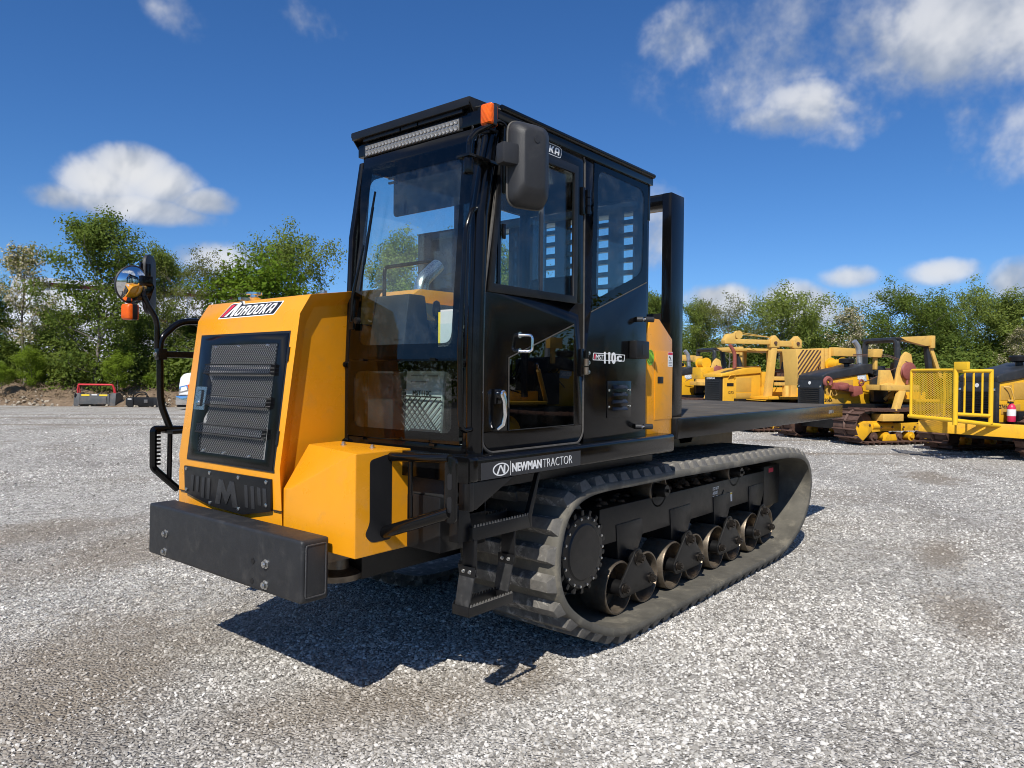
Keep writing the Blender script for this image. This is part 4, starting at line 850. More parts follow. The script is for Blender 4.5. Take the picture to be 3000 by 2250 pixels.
# ================================================================ the yard
STAINS=[(3.5,-.9,1.6,.8,.4),(2.65,.72,.9,.45,-.5),(2.1,-3.4,1.3,.9,.2),(2.3,-4.9,1.2,.9,0),(-2.8,2.3,.9,.25,.1),(-8.9,1.2,1.1,.55,.3),(-.9,2.75,.8,.35,.2),(1.9,1.0,.5,.3,.3),(4.2,-3.6,1.5,1.0,.5),(3.2,1.6,.6,.3,-.4),(-6,4.5,2,.4,.2)]
_ya=math.atan2(_r.y,_r.x)
for (u,v,a,b) in ((150,1225,9,.55),(480,1216,8,.4),(60,1245,6,.4),(900,1230,6,.4),(2600,1330,5,.35),(2350,1290,4,.3)):
    _p=ground(u,v); STAINS.append((_p.x,_p.y,a,b,_ya+R(4)))
def gravel_mat():
    m,t,b,out=new_mat('crushed_limestone'); co=t.node('ShaderNodeTexCoord').outputs['Object']
    wob=t.vm('ADD',co,t.vm('SCALE',t.noise(co,30,2,.5,out='Color'),scale=.012))
    vn=t.node('ShaderNodeTexVoronoi',feature='F1'); t.put(vn.inputs['Vector'],wob); vn.inputs['Scale'].default_value=62
    sep=t.node('ShaderNodeSeparateColor'); t.put(sep.inputs[0],vn.outputs['Color'])
    vb=t.node('ShaderNodeTexVoronoi',feature='F1'); t.put(vb.inputs['Vector'],wob); vb.inputs['Scale'].default_value=17
    sepb=t.node('ShaderNodeSeparateColor'); t.put(sepb.inputs[0],vb.outputs['Color'])
    tone=t.m('ADD',t.m('MULTIPLY',sep.outputs[0],.7),t.m('MULTIPLY',sepb.outputs[0],.3))
    c=t.ramp(tone,[(.0,(.14,.130,.115)),(.32,(.31,.293,.264)),(.62,(.49,.465,.423)),(1.0,(.77,.742,.685))])
    n1=t.noise(co,.42,6,.62,.6); n2=t.noise(t.mapping(co,loc=(7,3,0)),1.6,5,.6)
    fines=t.step(t.m('ADD',t.m('MULTIPLY',n1,.75),t.m('MULTIPLY',n2,.25)),.50,.66)
    c=t.mix(t.m('MULTIPLY',fines,.62),c,t.mix(t.noise(co,90,3),(.20,.165,.125,1),(.33,.285,.23,1)))
    n3=t.noise(t.mapping(co,loc=(1,9,0)),.25,5,.6,.4)
    c=t.mix(t.m('MULTIPLY',t.step(n3,.54,.70),.45),c,(.17,.15,.135,1))
    # dirty patches where soil has come through the stone
    st=None
    for (sx_,sy_,sa_,sb_,sr_) in STAINS:
        mp=t.node('ShaderNodeMapping',vector_type='TEXTURE'); t.put(mp.inputs[0],co); mp.inputs[1].default_value=(sx_,sy_,0); mp.inputs[2].default_value=(0,0,sr_); mp.inputs[3].default_value=(sa_,sb_,9)
        d=t.m('SUBTRACT',1.0,t.vm('LENGTH',mp.outputs[0])); st=d if st is None else t.m('MAXIMUM',st,d)
    st=t.step(t.m('ADD',st,t.m('MULTIPLY',t.m('SUBTRACT',t.noise(co,1.7,6,.65),.5),1.6)),-.15,.75)
    c=t.mix(t.m('MULTIPLY',st,.66),c,t.mix(t.noise(co,70,3),(.17,.135,.100,1),(.32,.270,.205,1)))
    # old wheel ruts running across the yard
    rut=t.node('ShaderNodeTexWave',wave_type='BANDS',bands_direction='X'); t.put(rut.inputs['Vector'],t.mapping(co,rot=(0,0,R(52)),scale=(1,1,1))); rut.inputs['Scale'].default_value=.10; rut.inputs['Distortion'].default_value=5; rut.inputs['Detail'].default_value=3
    c=t.mix(t.m('MULTIPLY',t.step(rut.outputs['Fac'],.80,.98),.25),c,(.20,.18,.16,1))
    t.put(b.inputs['Base Color'],c); b.inputs['Roughness'].default_value=1.0; b.inputs['Specular IOR Level'].default_value=.08
    hgt=t.m('ADD',t.m('MULTIPLY',t.m('SUBTRACT',1.0,vn.outputs['Distance']),1.0),t.m('MULTIPLY',t.noise(co,8,3),1.2))
    t.put(b.inputs['Normal'],t.bump(hgt,.9,.018)); return m
gm=gravel_mat()
def sheet(name,xs,ys,zf,mat):
    nx,ny=len(xs),len(ys); mb=MB(); mb.v=[(x,y,zf(x,y)) for y in ys for x in xs]
    mb.f=[(j*nx+i,j*nx+i+1,(j+1)*nx+i+1,(j+1)*nx+i) for j in range(ny-1) for i in range(nx-1)]
    me=bpy.data.meshes.new(name); me.from_pydata(mb.v,[],mb.f); me.shade_smooth(); return link(name,me,mat)
from mathutils import noise as mn
def gz(x,y):
    d=math.hypot(x-CAM.x,y-CAM.y)
    k=min(1,max(0,(abs(x-.2)-3.2)/2)) if abs(y)<2.5 else min(1,max(0,(abs(y)-1.6)/2))
    return (mn.noise(Vector((x*.35,y*.35,0)))*.025+mn.noise(Vector((x*1.3,y*1.3,4)))*.010)*k
ax_=[-500,-250,-120,-70]+[-50+.5*i for i in range(141)]+[25,40,80,200,500]
gr_=kind(sheet('gravel_ground',ax_,ax_,gz,gm),'structure','pale crushed limestone gravel covering the whole yard')

# loose stones lying on the sheet near the camera: uncountable, one scatter
def stones():
    rs=np.random.RandomState(5); P=[]
    edges=[2.3*1.12**k for k in range(23)]
    for d0,d1 in zip(edges,edges[1:]):
        dm=(d0+d1)/2; den=5200*min(1,(4.2/dm))**2.05; sc=1+.055*max(0,dm-3.5); A=.80*(d1*d1-d0*d0); n=int(A*den); dep=np.sqrt(rs.uniform(d0*d0,d1*d1,n)); lat=rs.uniform(-.80,.80,n)*dep
        pos=np.array([[CAM.x,CAM.y]])+np.outer(lat,[_r.x,_r.y])+np.outer(dep,[_f.x,_f.y])
        s=np.clip(rs.lognormal(-5.0,.36,n),.0032,.017)*sc
        P.append(np.column_stack([pos,s]))
    P=np.concatenate(P)
    # thin out where fines have been trodden in
    keep=np.array([rs.rand()<(.42+.9*max(0,mn.noise(Vector((p[0]*.5+3,p[1]*.5,1.5)))+.35)) for p in P]); P=P[keep]
    def stain(p): return max(1-math.hypot(((p[0]-x)*math.cos(rz)+(p[1]-y)*math.sin(rz))/a,(-(p[0]-x)*math.sin(rz)+(p[1]-y)*math.cos(rz))/b) for x,y,a,b,rz in STAINS)
    keep=np.array([rs.rand()>.55*max(0,min(1,stain(p)*1.5+.4*mn.noise(Vector((p[0]*2,p[1]*2,3))))) for p in P]); P=P[keep]
    z=np.array([gz(p[0],p[1]) for p in P])+P[:,2]*.18
    me=bpy.data.meshes.new('loose_gravel'); me.from_pydata(np.column_stack([P[:,0],P[:,1],z]).tolist(),[],[])
    fz=lambda p,k,o: mn.noise(Vector((p[0]*k+o,p[1]*k,o)))
    dirt_=np.array([min(1,max(0,stain(p)*1.1+.25+.5*fz(p,1.8,3.0)+.25*fz(p,.5,8.0))) for p in P]); tone_=np.array([.55*fz(p,.8,5.0)+.45*fz(p,3.1,2.0) for p in P])
    for nm_,ar_ in (('dirt',dirt_),('tone',tone_)):
        d_=me.attributes.new(nm_,'FLOAT','POINT'); d_.data.foreach_set('value',ar_.astype(np.float32))
    at_=me.attributes.new('size','FLOAT','POINT'); at_.data.foreach_set('value',P[:,2].astype(np.float32))
    o=link('loose_gravel',me,None); kind(o,'stuff','loose angular limestone chips strewn over the yard')
    m,t,b,out=new_mat('limestone_chip'); r=t.node('ShaderNodeObjectInfo').outputs['Random']; co=t.node('ShaderNodeTexCoord').outputs['Object']
    c=t.ramp(r,[(.0,(.20,.187,.168)),(.28,(.37,.352,.320)),(.62,(.54,.517,.475)),(.9,(.71,.687,.640)),(1.0,(.83,.81,.765))]); dn=t.node('ShaderNodeAttribute',attribute_type='INSTANCER',attribute_name='dirt').outputs['Fac']; tn=t.node('ShaderNodeAttribute',attribute_type='INSTANCER',attribute_name='tone').outputs['Fac']
    c=t.vm('SCALE',c,scale=t.m('ADD',1.0,t.m('MULTIPLY',tn,.55))); c=t.mix(t.m('MULTIPLY',dn,.62),c,t.mix(r,(.17,.14,.108,1),(.40,.345,.28,1))); c=t.mix(t.m('MULTIPLY',t.noise(co,2.5,4),.2),c,(.25,.225,.19,1))
    t.put(b.inputs['Base Color'],c); b.inputs['Roughness'].default_value=.85; b.inputs['Specular IOR Level'].default_value=.3
    ng=bpy.data.node_groups.new('scatter_stones','GeometryNodeTree'); ng.interface.new_socket('Geometry',in_out='INPUT',socket_type='NodeSocketGeometry'); ng.interface.new_socket('Geometry',in_out='OUTPUT',socket_type='NodeSocketGeometry')
    N=ng.nodes; Lk=ng.links; gi_=N.new('NodeGroupInput'); go_=N.new('NodeGroupOutput'); join=N.new('GeometryNodeJoinGeometry')
    for k in range(5):
        ic=N.new('GeometryNodeMeshIcoSphere'); ic.inputs['Radius'].default_value=1; ic.inputs['Subdivisions'].default_value=1
        nz=N.new('ShaderNodeTexNoise'); nz.noise_dimensions='4D'; nz.inputs['Scale'].default_value=1.1; nz.inputs['W'].default_value=k*7.3; nz.inputs['Detail'].default_value=1
        sb=N.new('ShaderNodeVectorMath'); sb.operation='SUBTRACT'; sb.inputs[1].default_value=(.5,.5,.5); Lk.new(nz.outputs['Color'],sb.inputs[0])
        sc=N.new('ShaderNodeVectorMath'); sc.operation='SCALE'; sc.inputs['Scale'].default_value=1.7; Lk.new(sb.outputs[0],sc.inputs[0])
        sp=N.new('GeometryNodeSetPosition'); Lk.new(ic.outputs['Mesh'],sp.inputs['Geometry']); Lk.new(sc.outputs[0],sp.inputs['Offset'])
        sm=N.new('GeometryNodeSetMaterial'); sm.inputs['Material'].default_value=m; Lk.new(sp.outputs[0],sm.inputs['Geometry'])
        ti=N.new('GeometryNodeGeometryToInstance'); Lk.new(sm.outputs[0],ti.inputs[0]); Lk.new(ti.outputs[0],join.inputs[0])
    iop=N.new('GeometryNodeInstanceOnPoints'); Lk.new(gi_.outputs[0],iop.inputs['Points']); Lk.new(join.outputs[0],iop.inputs['Instance']); iop.inputs['Pick Instance'].default_value=True
    rv=N.new('FunctionNodeRandomValue'); rv.data_type='FLOAT_VECTOR'; rv.inputs[0].default_value=(-.5,-.5,0); rv.inputs[1].default_value=(.5,.5,6.28); Lk.new(rv.outputs[0],iop.inputs['Rotation'])
    ri=N.new('FunctionNodeRandomValue'); ri.data_type='INT'; ri.inputs[4].default_value=0; ri.inputs[5].default_value=4; Lk.new(ri.outputs[2],iop.inputs['Instance Index'])
    na=N.new('GeometryNodeInputNamedAttribute'); na.data_type='FLOAT'; na.inputs[0].default_value='size'
    rv2=N.new('FunctionNodeRandomValue'); rv2.data_type='FLOAT_VECTOR'; rv2.inputs[0].default_value=(.8,.55,.35); rv2.inputs[1].default_value=(1.25,.95,.75); rv2.inputs['Seed'].default_value=9
    ms=N.new('ShaderNodeVectorMath'); ms.operation='SCALE'; Lk.new(rv2.outputs[0],ms.inputs[0]); Lk.new(na.outputs[0],ms.inputs['Scale']); Lk.new(ms.outputs[0],iop.inputs['Scale'])
    Lk.new(iop.outputs[0],go_.inputs[0]); mod=o.modifiers.new('scatter','NODES'); mod.node_group=ng
    return o
stones()

# ---------------------------------------------------------------- vegetation
def leaf_mat(name,lo,hi,tr=.35):
    m,t,b,out=new_mat(name); t.n.remove(b); co=t.node('ShaderNodeTexCoord').outputs['Object']; rdm=t.node('ShaderNodeObjectInfo').outputs['Random']
    f=t.m('ADD',t.m('MULTIPLY',t.noise(co,.9,3),.6),t.m('MULTIPLY',t.noise(co,9,2),.55)); f=t.m('ADD',f,t.m('MULTIPLY',t.m('SUBTRACT',rdm,.5),.25))
    c=t.ramp(f,[(.35,lo),(.8,hi)]); df=t.node('ShaderNodeBsdfDiffuse'); t.put(df.inputs[0],c); tl=t.node('ShaderNodeBsdfTranslucent'); t.put(tl.inputs[0],t.mix(.5,c,(hi[0]*1.3,hi[1]*1.25,hi[2]*.6,1)))
    mx=t.node('ShaderNodeMixShader'); mx.inputs[0].default_value=tr; t.l.new(df.outputs[0],mx.inputs[1]); t.l.new(tl.outputs[0],mx.inputs[2]); t.l.new(mx.outputs[0],out.inputs[0]); return m
leaf=leaf_mat('locust_leaf',(.078,.122,.024),(.240,.288,.066)); leaf_dk=leaf_mat('dense_leaf',(.048,.086,.018),(.170,.215,.046)); leaf_br=leaf_mat('fresh_leaf',(.080,.150,.016),(.200,.275,.032)); leaf_ol=leaf_mat('olive_leaf',(.100,.115,.030),(.215,.220,.068))
blossom=leaf_mat('cream_blossom',(.34,.29,.18),(.60,.54,.38),.25)
bark=pbr('grey_bark',(.15,.13,.11),.9,var=.35,scale=9,bump=.6,bscale=25)
def quads(P,size,rs,N=None,aspect=.5):
    # each leaf faces outwards and upwards from its own clump, so that clumps catch the light as masses
    n=len(P); P=np.asarray(P); r=rs.normal(size=(n,3)); nr=r if N is None else N*1.0+r*.42
    nr/=np.linalg.norm(nr,axis=1)[:,None]; a=np.cross(nr,rs.normal(size=(n,3))); a/=np.linalg.norm(a,axis=1)[:,None]; b=np.cross(nr,a); s=(size*rs.uniform(.6,1.35,n))[:,None]
    return np.stack([P-a*s*.5,P+b*s*aspect*.5,P+a*s*.5,P-b*s*aspect*.5],1).reshape(-1,3)
def quad_obj(name,v,mat,parent=None):
    n=len(v)//4; me=bpy.data.meshes.new(name); me.vertices.add(len(v)); me.vertices.foreach_set('co',v.astype(np.float32).ravel()); me.loops.add(4*n); me.loops.foreach_set('vertex_index',np.arange(4*n,dtype=np.int32)); me.polygons.add(n); me.polygons.foreach_set('loop_start',np.arange(0,4*n,4,dtype=np.int32)); me.update(calc_edges=True); me.validate()
    return link(name,me,mat,parent)
def grow(seed,h,spread,base=.3,nb=18,sub=6,leafn=14,lsize=.17,spray=.24,up=.75,lean=0,r0=.11):
    rr=random.Random(seed); rs=np.random.RandomState(seed); mb=MB(); tips=[]
    tp=[Vector((lean*k/8*h+rr.uniform(-.05,.05)*h*.4*(k>0),rr.uniform(-.05,.05)*h*.4*(k>0),h*.93*k/8)) for k in range(9)]
    mb.tube(tp,[r0*(1-.86*k/8) for k in range(9)],7)
    for i in range(nb):
        t=base+(1-base)*((i+.5*rr.random())/nb)**.82*.97; k=min(7,int(t*8)); f=t*8-k; s=tp[k].lerp(tp[k+1],f)
        az=i*2.4+rr.uniform(-.4,.4); tt=(t-base)/(1-base); shape=.42+.58*math.sin(PI*min(1,tt*.9+.14))**.8; L=spread*shape*rr.uniform(.6,1.3)
        d=Vector((math.cos(az),math.sin(az),up*rr.uniform(.4,1.5)*(.7+tt)))
        pts=[s]; dd=d.normalized()
        for q in range(4):
            dd=(dd+Vector((rr.uniform(-.25,.25),rr.uniform(-.25,.25),rr.uniform(-.05,.28)))).normalized(); pts.append(pts[-1]+dd*L/4)
        rb=r0*.42*(1-.6*t); mb.tube(pts,[rb*(1-.8*q/4) for q in range(5)],5)
        for j in range(sub):
            u=.3+.7*(j+rr.random())/sub; kk=min(3,int(u*4)); s2=pts[kk].lerp(pts[kk+1],u*4-kk)
            d3_=(dd+Vector((rr.uniform(-1.1,1.1),rr.uniform(-1.1,1.1),rr.uniform(-.35,.7)))).normalized(); L2=L*.34*rr.uniform(.6,1.3)+.2
            e1_=s2+d3_*L2*.5; e2_=e1_+(d3_+Vector((rr.uniform(-.4,.4),rr.uniform(-.4,.4),rr.uniform(-.3,.3)))).normalized()*L2*.5
            mb.tube([s2,e1_,e2_],[rb*.35,rb*.22,.006],3); tips+= [e1_,e2_,e1_.lerp(e2_,.5)]
        tips.append(pts[-1])
    tips.append(tp[-1])
    T=np.array([tuple(p) for p in tips]); off=rs.normal(scale=(spray,spray,spray*.62),size=(len(T)*leafn,3)); C=np.repeat(T,leafn,0)+off; Nn=off/(np.linalg.norm(off,axis=1)[:,None]+1e-6)*.8; Nn[:,2]+=.55; return mb,C,lsize,rs,Nn
def tree_proto(seed,mat,flowers=0,**k):
    mb,C,ls,rs,Nn=grow(seed,**k); tr=mb.build('trunk',bark,None,smooth=60).data
    f=rs.rand(len(C))<flowers; cr=quad_obj('crown',quads(C[~f],ls,rs,Nn[~f]),mat).data; bl=quad_obj('blossom',quads(C[f],ls*1.1,rs,Nn[f],aspect=.75),blossom).data if flowers else None
    for o in [o for o in COL.objects if o.data in (tr,cr,bl) and o.data is not None]: bpy.data.objects.remove(o)
    return tr,cr,bl
PR={'locust':tree_proto(11,leaf,h=9.0,spread=3.0,nb=26,sub=8,leafn=30,lsize=.17,spray=.30,base=.10),
    'airy':tree_proto(12,leaf_ol,h=8.0,spread=3.3,nb=18,sub=7,leafn=20,lsize=.14,spray=.28,base=.30,up=.6),
    'flower':tree_proto(13,leaf_ol,flowers=.38,h=8.0,spread=2.2,nb=18,sub=6,leafn=16,lsize=.14,spray=.22,base=.25,up=1.1),
    'flat':tree_proto(14,leaf,h=8.0,spread=3.8,nb=19,sub=8,leafn=32,lsize=.165,spray=.30,base=.30,up=.55),
    'dense':tree_proto(15,leaf_dk,h=7.5,spread=3.0,nb=24,sub=8,leafn=34,lsize=.17,spray=.34,base=.08),
    'bush':tree_proto(16,leaf_br,h=4.0,spread=1.9,nb=18,sub=6,leafn=34,lsize=.15,spray=.28,base=.04,r0=.06)}
def tree(kind_,name,label,u,depth,top_v,base_z=0,wide=1.0,rz=0,group='trees behind the yard'):
    H={'locust':9.4,'airy':8.6,'flower':8.6,'flat':8.6,'dense':8.2,'bush':4.4}[kind_]
    b=at(u,1125,depth); zt=at(u,top_v,depth).z; s=(zt-base_z)/H
    t=thing(name,label,'bush' if kind_=='bush' else 'tree',(b.x,b.y,base_z),rz,group); t.scale=(s*wide,s*wide,s)
    tr,cr,bl=PR[kind_]; link('trunk',tr,None,t); link('crown',cr,None,t)
    if bl: link('blossom',bl,None,t)
    return t
LT='trees on the bank behind the gravel edge'; RTg='trees beyond the parked pipelayers'
tree('flower','flowering_tree','cream-blossomed tree at the left edge of the picture',70,37,706,.7,.95,1.0,LT)
tree('locust','locust_tree','tallest leafy green tree, directly above the red-barred mulcher',285,36,642,.6,1.02,.4,LT)
tree('locust','locust_tree','slender green tree just behind the round mirror',482,39,742,.6,.72,2.2,LT)
tree('airy','locust_tree','thin yellowish tree rising over the white truck, before the white warehouse',590,38,772,.6,.9,.9,LT)
tree('flat','locust_tree','airy spreading tree above the hood of the tracked carrier',835,42,722,.5,.9,3.0,LT)
tree('bush','round_bush','small bright green bushy tree showing just over the carrier hood',770,40,800,.5,1.2,1.2,LT)
tree('locust','locust_tree','green tree seen through the left half of the windscreen',1165,42,712,.4,.95,4.0,LT)
tree('flat','locust_tree','feathery tree seen through the sliding door window',1430,46,722,.3,.8,5.0,LT)
tree('dense','leafy_tree','dark leafy tree filling the lower left behind the blossoming tree',-40,40,850,.7,1.2,2.6,LT)
tree('dense','leafy_tree','dense tree between the mulcher and the warehouse corner',165,41,900,.8,1.2,.7,LT)
tree('dense','leafy_tree','dense low tree behind the handrail of the carrier',560,42,930,.7,1.2,3.3,LT)
tree('dense','leafy_tree','dense low tree directly behind the mulcher bar',400,41,915,.7,1.15,5.1,LT)
for i,(u,tv,w,rz) in enumerate(((5,1072,1.2,0),(92,1030,1.0,1.1),(180,1092,1.7,2.4),(345,1042,1.0,3.1),(452,1096,1.8,4.4),(528,1050,1.0,5.0),(622,1082,1.5,.3))):
    lab=['fresh green bush at the left picture edge, foot of the bank','fresh green bush under the blossoming tree on the bank','fresh green bush left of the red mulcher bar','fresh green bush above the right end of the mulcher','fresh green bush above the black hose attachment','fresh green bush beside the black handrail upright','fresh green bush above the white truck bonnet'][i]
    tree('bush','round_bush',lab,u,35+1.3*(i%3),tv,.75,w,rz,'bushes along the bank')
R_=[('locust','dark-stemmed leafy tree just right of the black headboard post',2045,47,893,.9,.3),('airy','thin pale tree second from the headboard post',2135,46,893,.95,1.7),('flat','broad spreading tree above the boom of the yellow pipelayer',2285,47,882,1.2,2.4),('locust','leafy tree between the pipelayer boom and the pale blossoming tree',2365,50,925,.9,4.2),
    ('flower','pale blossoming tree above the curved silver exhaust',2490,48,892,1.0,.5),('flat','large leafy tree above the black canopy of the dozer',2650,50,874,1.15,3.6),('dense','dense dark tree right of the dozer canopy',2755,53,905,1.0,1.0),('flat','high airy tree left of the picture corner trees',2865,56,876,.95,5.2),('locust','tall dark tree at the right edge of the picture',2965,52,872,1.2,2.9),('flower','olive flowering tree low at the right edge of the picture',2985,47,955,1.1,4.0),
    ('locust','leafy tree seen in the gap between the cab and the headboard post',1915,48,868,.8,2.0),('airy','thin tree left of the headboard post behind the cab',1800,50,900,.8,.2),('locust','green tree behind the cab seen through the quarter window',1690,52,905,.9,1.2)]
for k,lab,u,dp,tv,w,rz in R_: tree(k,{'locust':'locust_tree','airy':'locust_tree','flat':'spreading_tree','flower':'flowering_tree','dense':'leafy_tree'}[k],lab,u,dp,tv,0,w,rz,RTg)
def mass(name,label,blobs,mat,lsize,seed,per):
    rs=np.random.RandomState(seed); V=[]; NN=[]
    for (c,rx,ry,rz) in blobs:
        n=int(per*rx*rz); d=rs.normal(size=(n,3)); d/=np.linalg.norm(d,axis=1)[:,None]; r=rs.uniform(.55,1.02,n)**.6; lump=1+.22*np.sin(d[:,0]*5+c.x)*np.cos(d[:,2]*6+c.y)
        cl=rs.normal(size=(n,3))*.25; NN.append(d*.8+np.array([0,0,.5])+np.sin(d*9+c.x)*.35); V.append(np.array([c.x,c.y,c.z])+d*(r*lump)[:,None]*np.array([rx,ry,rz]))
    P=np.concatenate(V); NN=np.concatenate(NN)[P[:,2]>.02]; P=P[P[:,2]>.02]; return kind(quad_obj(name,quads(P,lsize,rs,NN,aspect=.6),mat),'stuff',label)
rr=random.Random(21)
mass('undergrowth','dark green undergrowth massed along the foot of the left trees',[(Vector((p.x,p.y,.9+rr.uniform(0,.6))),rr.uniform(1.5,2.8),1.4,rr.uniform(1.5,2.7)) for p in [at(-250+i*62,1125,38+rr.uniform(-1,2.5)) for i in range(24)]],leaf_dk,.18,4,900)
mass('far_hedge','green wood massed behind the right-hand machines',[(Vector((p.x,p.y,rr.uniform(1.2,2.8))),rr.uniform(1.6,2.8),1.8,rr.uniform(2.2,4.0)) for p in [at(1500+i*36,1125,52+rr.uniform(-3,4)) for i in range(56)]],leaf,.22,6,560)
mass('far_hedge','brighter scrub in front of the right-hand wood',[(Vector((p.x,p.y,rr.uniform(.6,1.6))),rr.uniform(1.2,2.2),1.4,rr.uniform(1.1,1.9)) for p in [at(1950+i*58,1125,45+rr.uniform(-2,2)) for i in range(24)]],leaf,.19,9,620)
mass('woodland','woodland behind the viewer, seen only as dark reflections in the cab',[(CAM+Vector((math.cos(a)*38,math.sin(a)*38,rr.uniform(.5,2.5))),rr.uniform(3.5,5),rr.uniform(3.5,5),rr.uniform(3,5)) for a in [R(-75+i*9.5) for i in range(26)]],leaf_dk,.30,12,210)

# bank of bare soil along the left edge
soil=pbr('bank_soil',(.165,.115,.072),.95,var=.45,scale=3.5,dirt=(.30,.25,.18),dirt_amt=.5,dirt_scale=8,bump=1,bscale=14)
def bank():
    mb=MB(); n=150; rows=[(34.0,0.0),(34.4,.12),(35.0,.40),(35.7,.68),(36.5,.88),(39,.95),(44,.9),(52,.3)]
    for i in range(n+1):
        u=-700+i*(1900)/n
        for (dp,z) in rows:
            p=at(u,1125,dp+.6*mn.noise(Vector((u*.01,dp,0)))); mb.v.append((p.x,p.y,max(-.05,z*(1+.45*mn.noise(Vector((u*.013,dp*.5,2))))+.12*mn.noise(Vector((u*.06,dp*2,5)))) if z>0 else -.05))
    m=len(rows)
    mb.f=[(i*m+j,(i+1)*m+j,(i+1)*m+j+1,i*m+j+1) for i in range(n) for j in range(m-1)]
    return kind(mb.build('earth_bank',soil,None,smooth=80),'structure','low brown earth bank under the trees')
bank()
rs=np.random.RandomState(8); rk=MB()
for k in range(420):
    u=rs.uniform(-60,640); dp=rs.uniform(33.9,36.4); p=at(u,1125,dp); s_=rs.uniform(.03,.10); rk.lathe([(0,-s_*.5),(s_,-s_*.1),(s_*.7,s_*.5),(0,s_*.6)],(p.x,p.y,max(.02,(dp-34.1)*.36)+rs.uniform(-.02,.05)),(rs.normal(),rs.normal(),1),5)
kind(rk.build('rubble',pbr('bank_stone',(.36,.31,.24),.9,var=.4,scale=3),None),'stuff','small stones and clods scattered on the earth bank')
# dry stems and litter on the bank
P=[]; 
for k in range(5000):
    u=rs.uniform(-150,900); dp=rs.uniform(34.6,37.2); p=at(u,1125,dp); P.append((p.x,p.y,(dp-34.0)*.32+rs.uniform(0,.3)))
kind(quad_obj('dry_litter',quads(np.array(P),.22,rs,None,aspect=.16),pbr('dry_stem',(.20,.145,.085),.9,var=.4,scale=5)),'stuff','dry stems and leaf litter on the earth bank')

# ---------------------------------------------------------------- white warehouse behind the left trees
wp1=at(100,1125,56); wp2=at(900,1125,69.5); wx=Vector((wp2.x-wp1.x,wp2.y-wp1.y,0)); WL=wx.length; wx.normalize(); wa=math.atan2(wx.y,wx.x)
wh=thing('warehouse','long white metal warehouse with dark red trim behind the left trees','building',(wp1.x,wp1.y,0),wa)
ZT=at(104,826,56).z
def wall_mat():
    m,t,b,out=new_mat('white_ribbed_sheet'); co=t.node('ShaderNodeTexCoord').outputs['Object']; w=t.node('ShaderNodeTexWave',bands_direction='X'); t.put(w.inputs['Vector'],co); w.inputs['Scale'].default_value=1.2
    t.put(b.inputs['Base Color'],t.ramp(t.noise(co,.7,4),[(.3,(.68,.69,.70)),(.7,(.78,.79,.80))])); b.inputs['Roughness'].default_value=.5; t.put(b.inputs['Normal'],t.bump(w.outputs['Fac'],.5,.03)); return m
whm=wall_mat(); trim=pbr('maroon_trim',(.20,.018,.03),.5)
npan=8
for k in range(npan): MB().box(WL*k/npan+.02,WL*(k+1)/npan-.02,0,.3,.0,ZT-.25).build('wall_panel',whm,wh)
MB().box(0,WL,.3,.5,0,ZT-.3).build('wall_core',whm,wh); MB().box(-.25,-.02,0,30,0,ZT-.25).build('end_wall',whm,wh)
MB().box(-.3,WL+.3,-.12,.35,ZT-.27,ZT+.02).build('eave_trim',trim,wh); MB().box(-.3,-.0,-.06,.0,0,ZT-.27).build('corner_trim',whm,wh)
MB().box(0,WL,-.03,.0,ZT-2.55,ZT-2.38).build('trim_stripe',trim,wh)
MB().prism([(-.3,ZT),(30.3,ZT),(15,ZT+2.0)],'x',-.3,WL+.3).build('roof',pbr('grey_roof',(.45,.46,.48),.5),wh)
for k in range(1,npan): MB().box(WL*k/npan-.06,WL*k/npan+.06,-.1,-.005,0,ZT-.3).build('downpipe',whm,wh)
MB().box(6,10,-.04,-.005,0,4).build('loading_door',pbr('grey_door',(.30,.31,.33),.5),wh,bevel=.02)

# ---------------------------------------------------------------- attachments parked at the gravel edge, and the white truck
greym=pbr('scuffed_grey_steel',(.085,.088,.09),.5,var=.25,scale=4,dirt=(.22,.14,.09),dirt_amt=.5,dirt_scale=4); redp=pbr('red_paint',(.60,.035,.05),.4,var=.08)
yaw=math.atan2(_r.y,_r.x)
p=ground(280,1191); mu_=thing('forestry_mulcher','grey mulcher head with red push bar lying at the gravel edge','attachment',(p.x,p.y,0),yaw)
MB().prism([(-.72,.10),(-.70,.52),(-.68,.60),(.68,.60),(.70,.52),(.72,.10)],'y',-.10,-.04).build('front_plate',greym,mu_,bevel=.01)
MB().prism([(-.60,.12),(-.58,.46),(.58,.46),(.60,.12)],'y',-.14,-.101).build('apron',greym,mu_,bevel=.008)
for s_ in (-1,1):
    MB().prism([(-.12,.02),(.62,.02),(.62,.45),(.30,.66),(-.05,.62)],'x',s_*.74-.02 if s_>0 else -.98,.98 if s_>0 else -.72).build('side_plate',greym,mu_,bevel=.012)
    MB().tube([(s_*.90,.15,.45),(s_*.87,.05,.80),(s_*.80,.0,1.03)],[.035,.045,.04],8).build('bar_arm',redp,mu_); MB().tube([(s_*.80,.18,.50),(s_*.80,.02,1.0)],.03,8).build('bar_stay',redp,mu_)
    MB().box(s_*.9-.16 if s_>0 else -.98,.98 if s_>0 else -.74,-.05,.4,-.0,.06).build('skid',blackm,mu_,bevel=.01)
    MB().box(s_*.42-.19,s_*.42+.19,-.107,-.1005,.50,.575).build('yellow_label',screen_yel,mu_)
MB().tube([(-.80,0,1.03),(.80,0,1.03)],.042,10).build('push_bar',redp,mu_); MB().box(-.13,.13,-.107,-.1005,.53,.575).build('white_label',white,mu_)
MB().cyl((-.72,.25,.22),(.72,.25,.22),.19,16).build('rotor',blackm,mu_); MB().tube(fillet([(-.9,.1,.35),(-.93,-.1,.45),(-.88,-.12,.62)],.08),.03,8).build('hose',blackd,mu_)
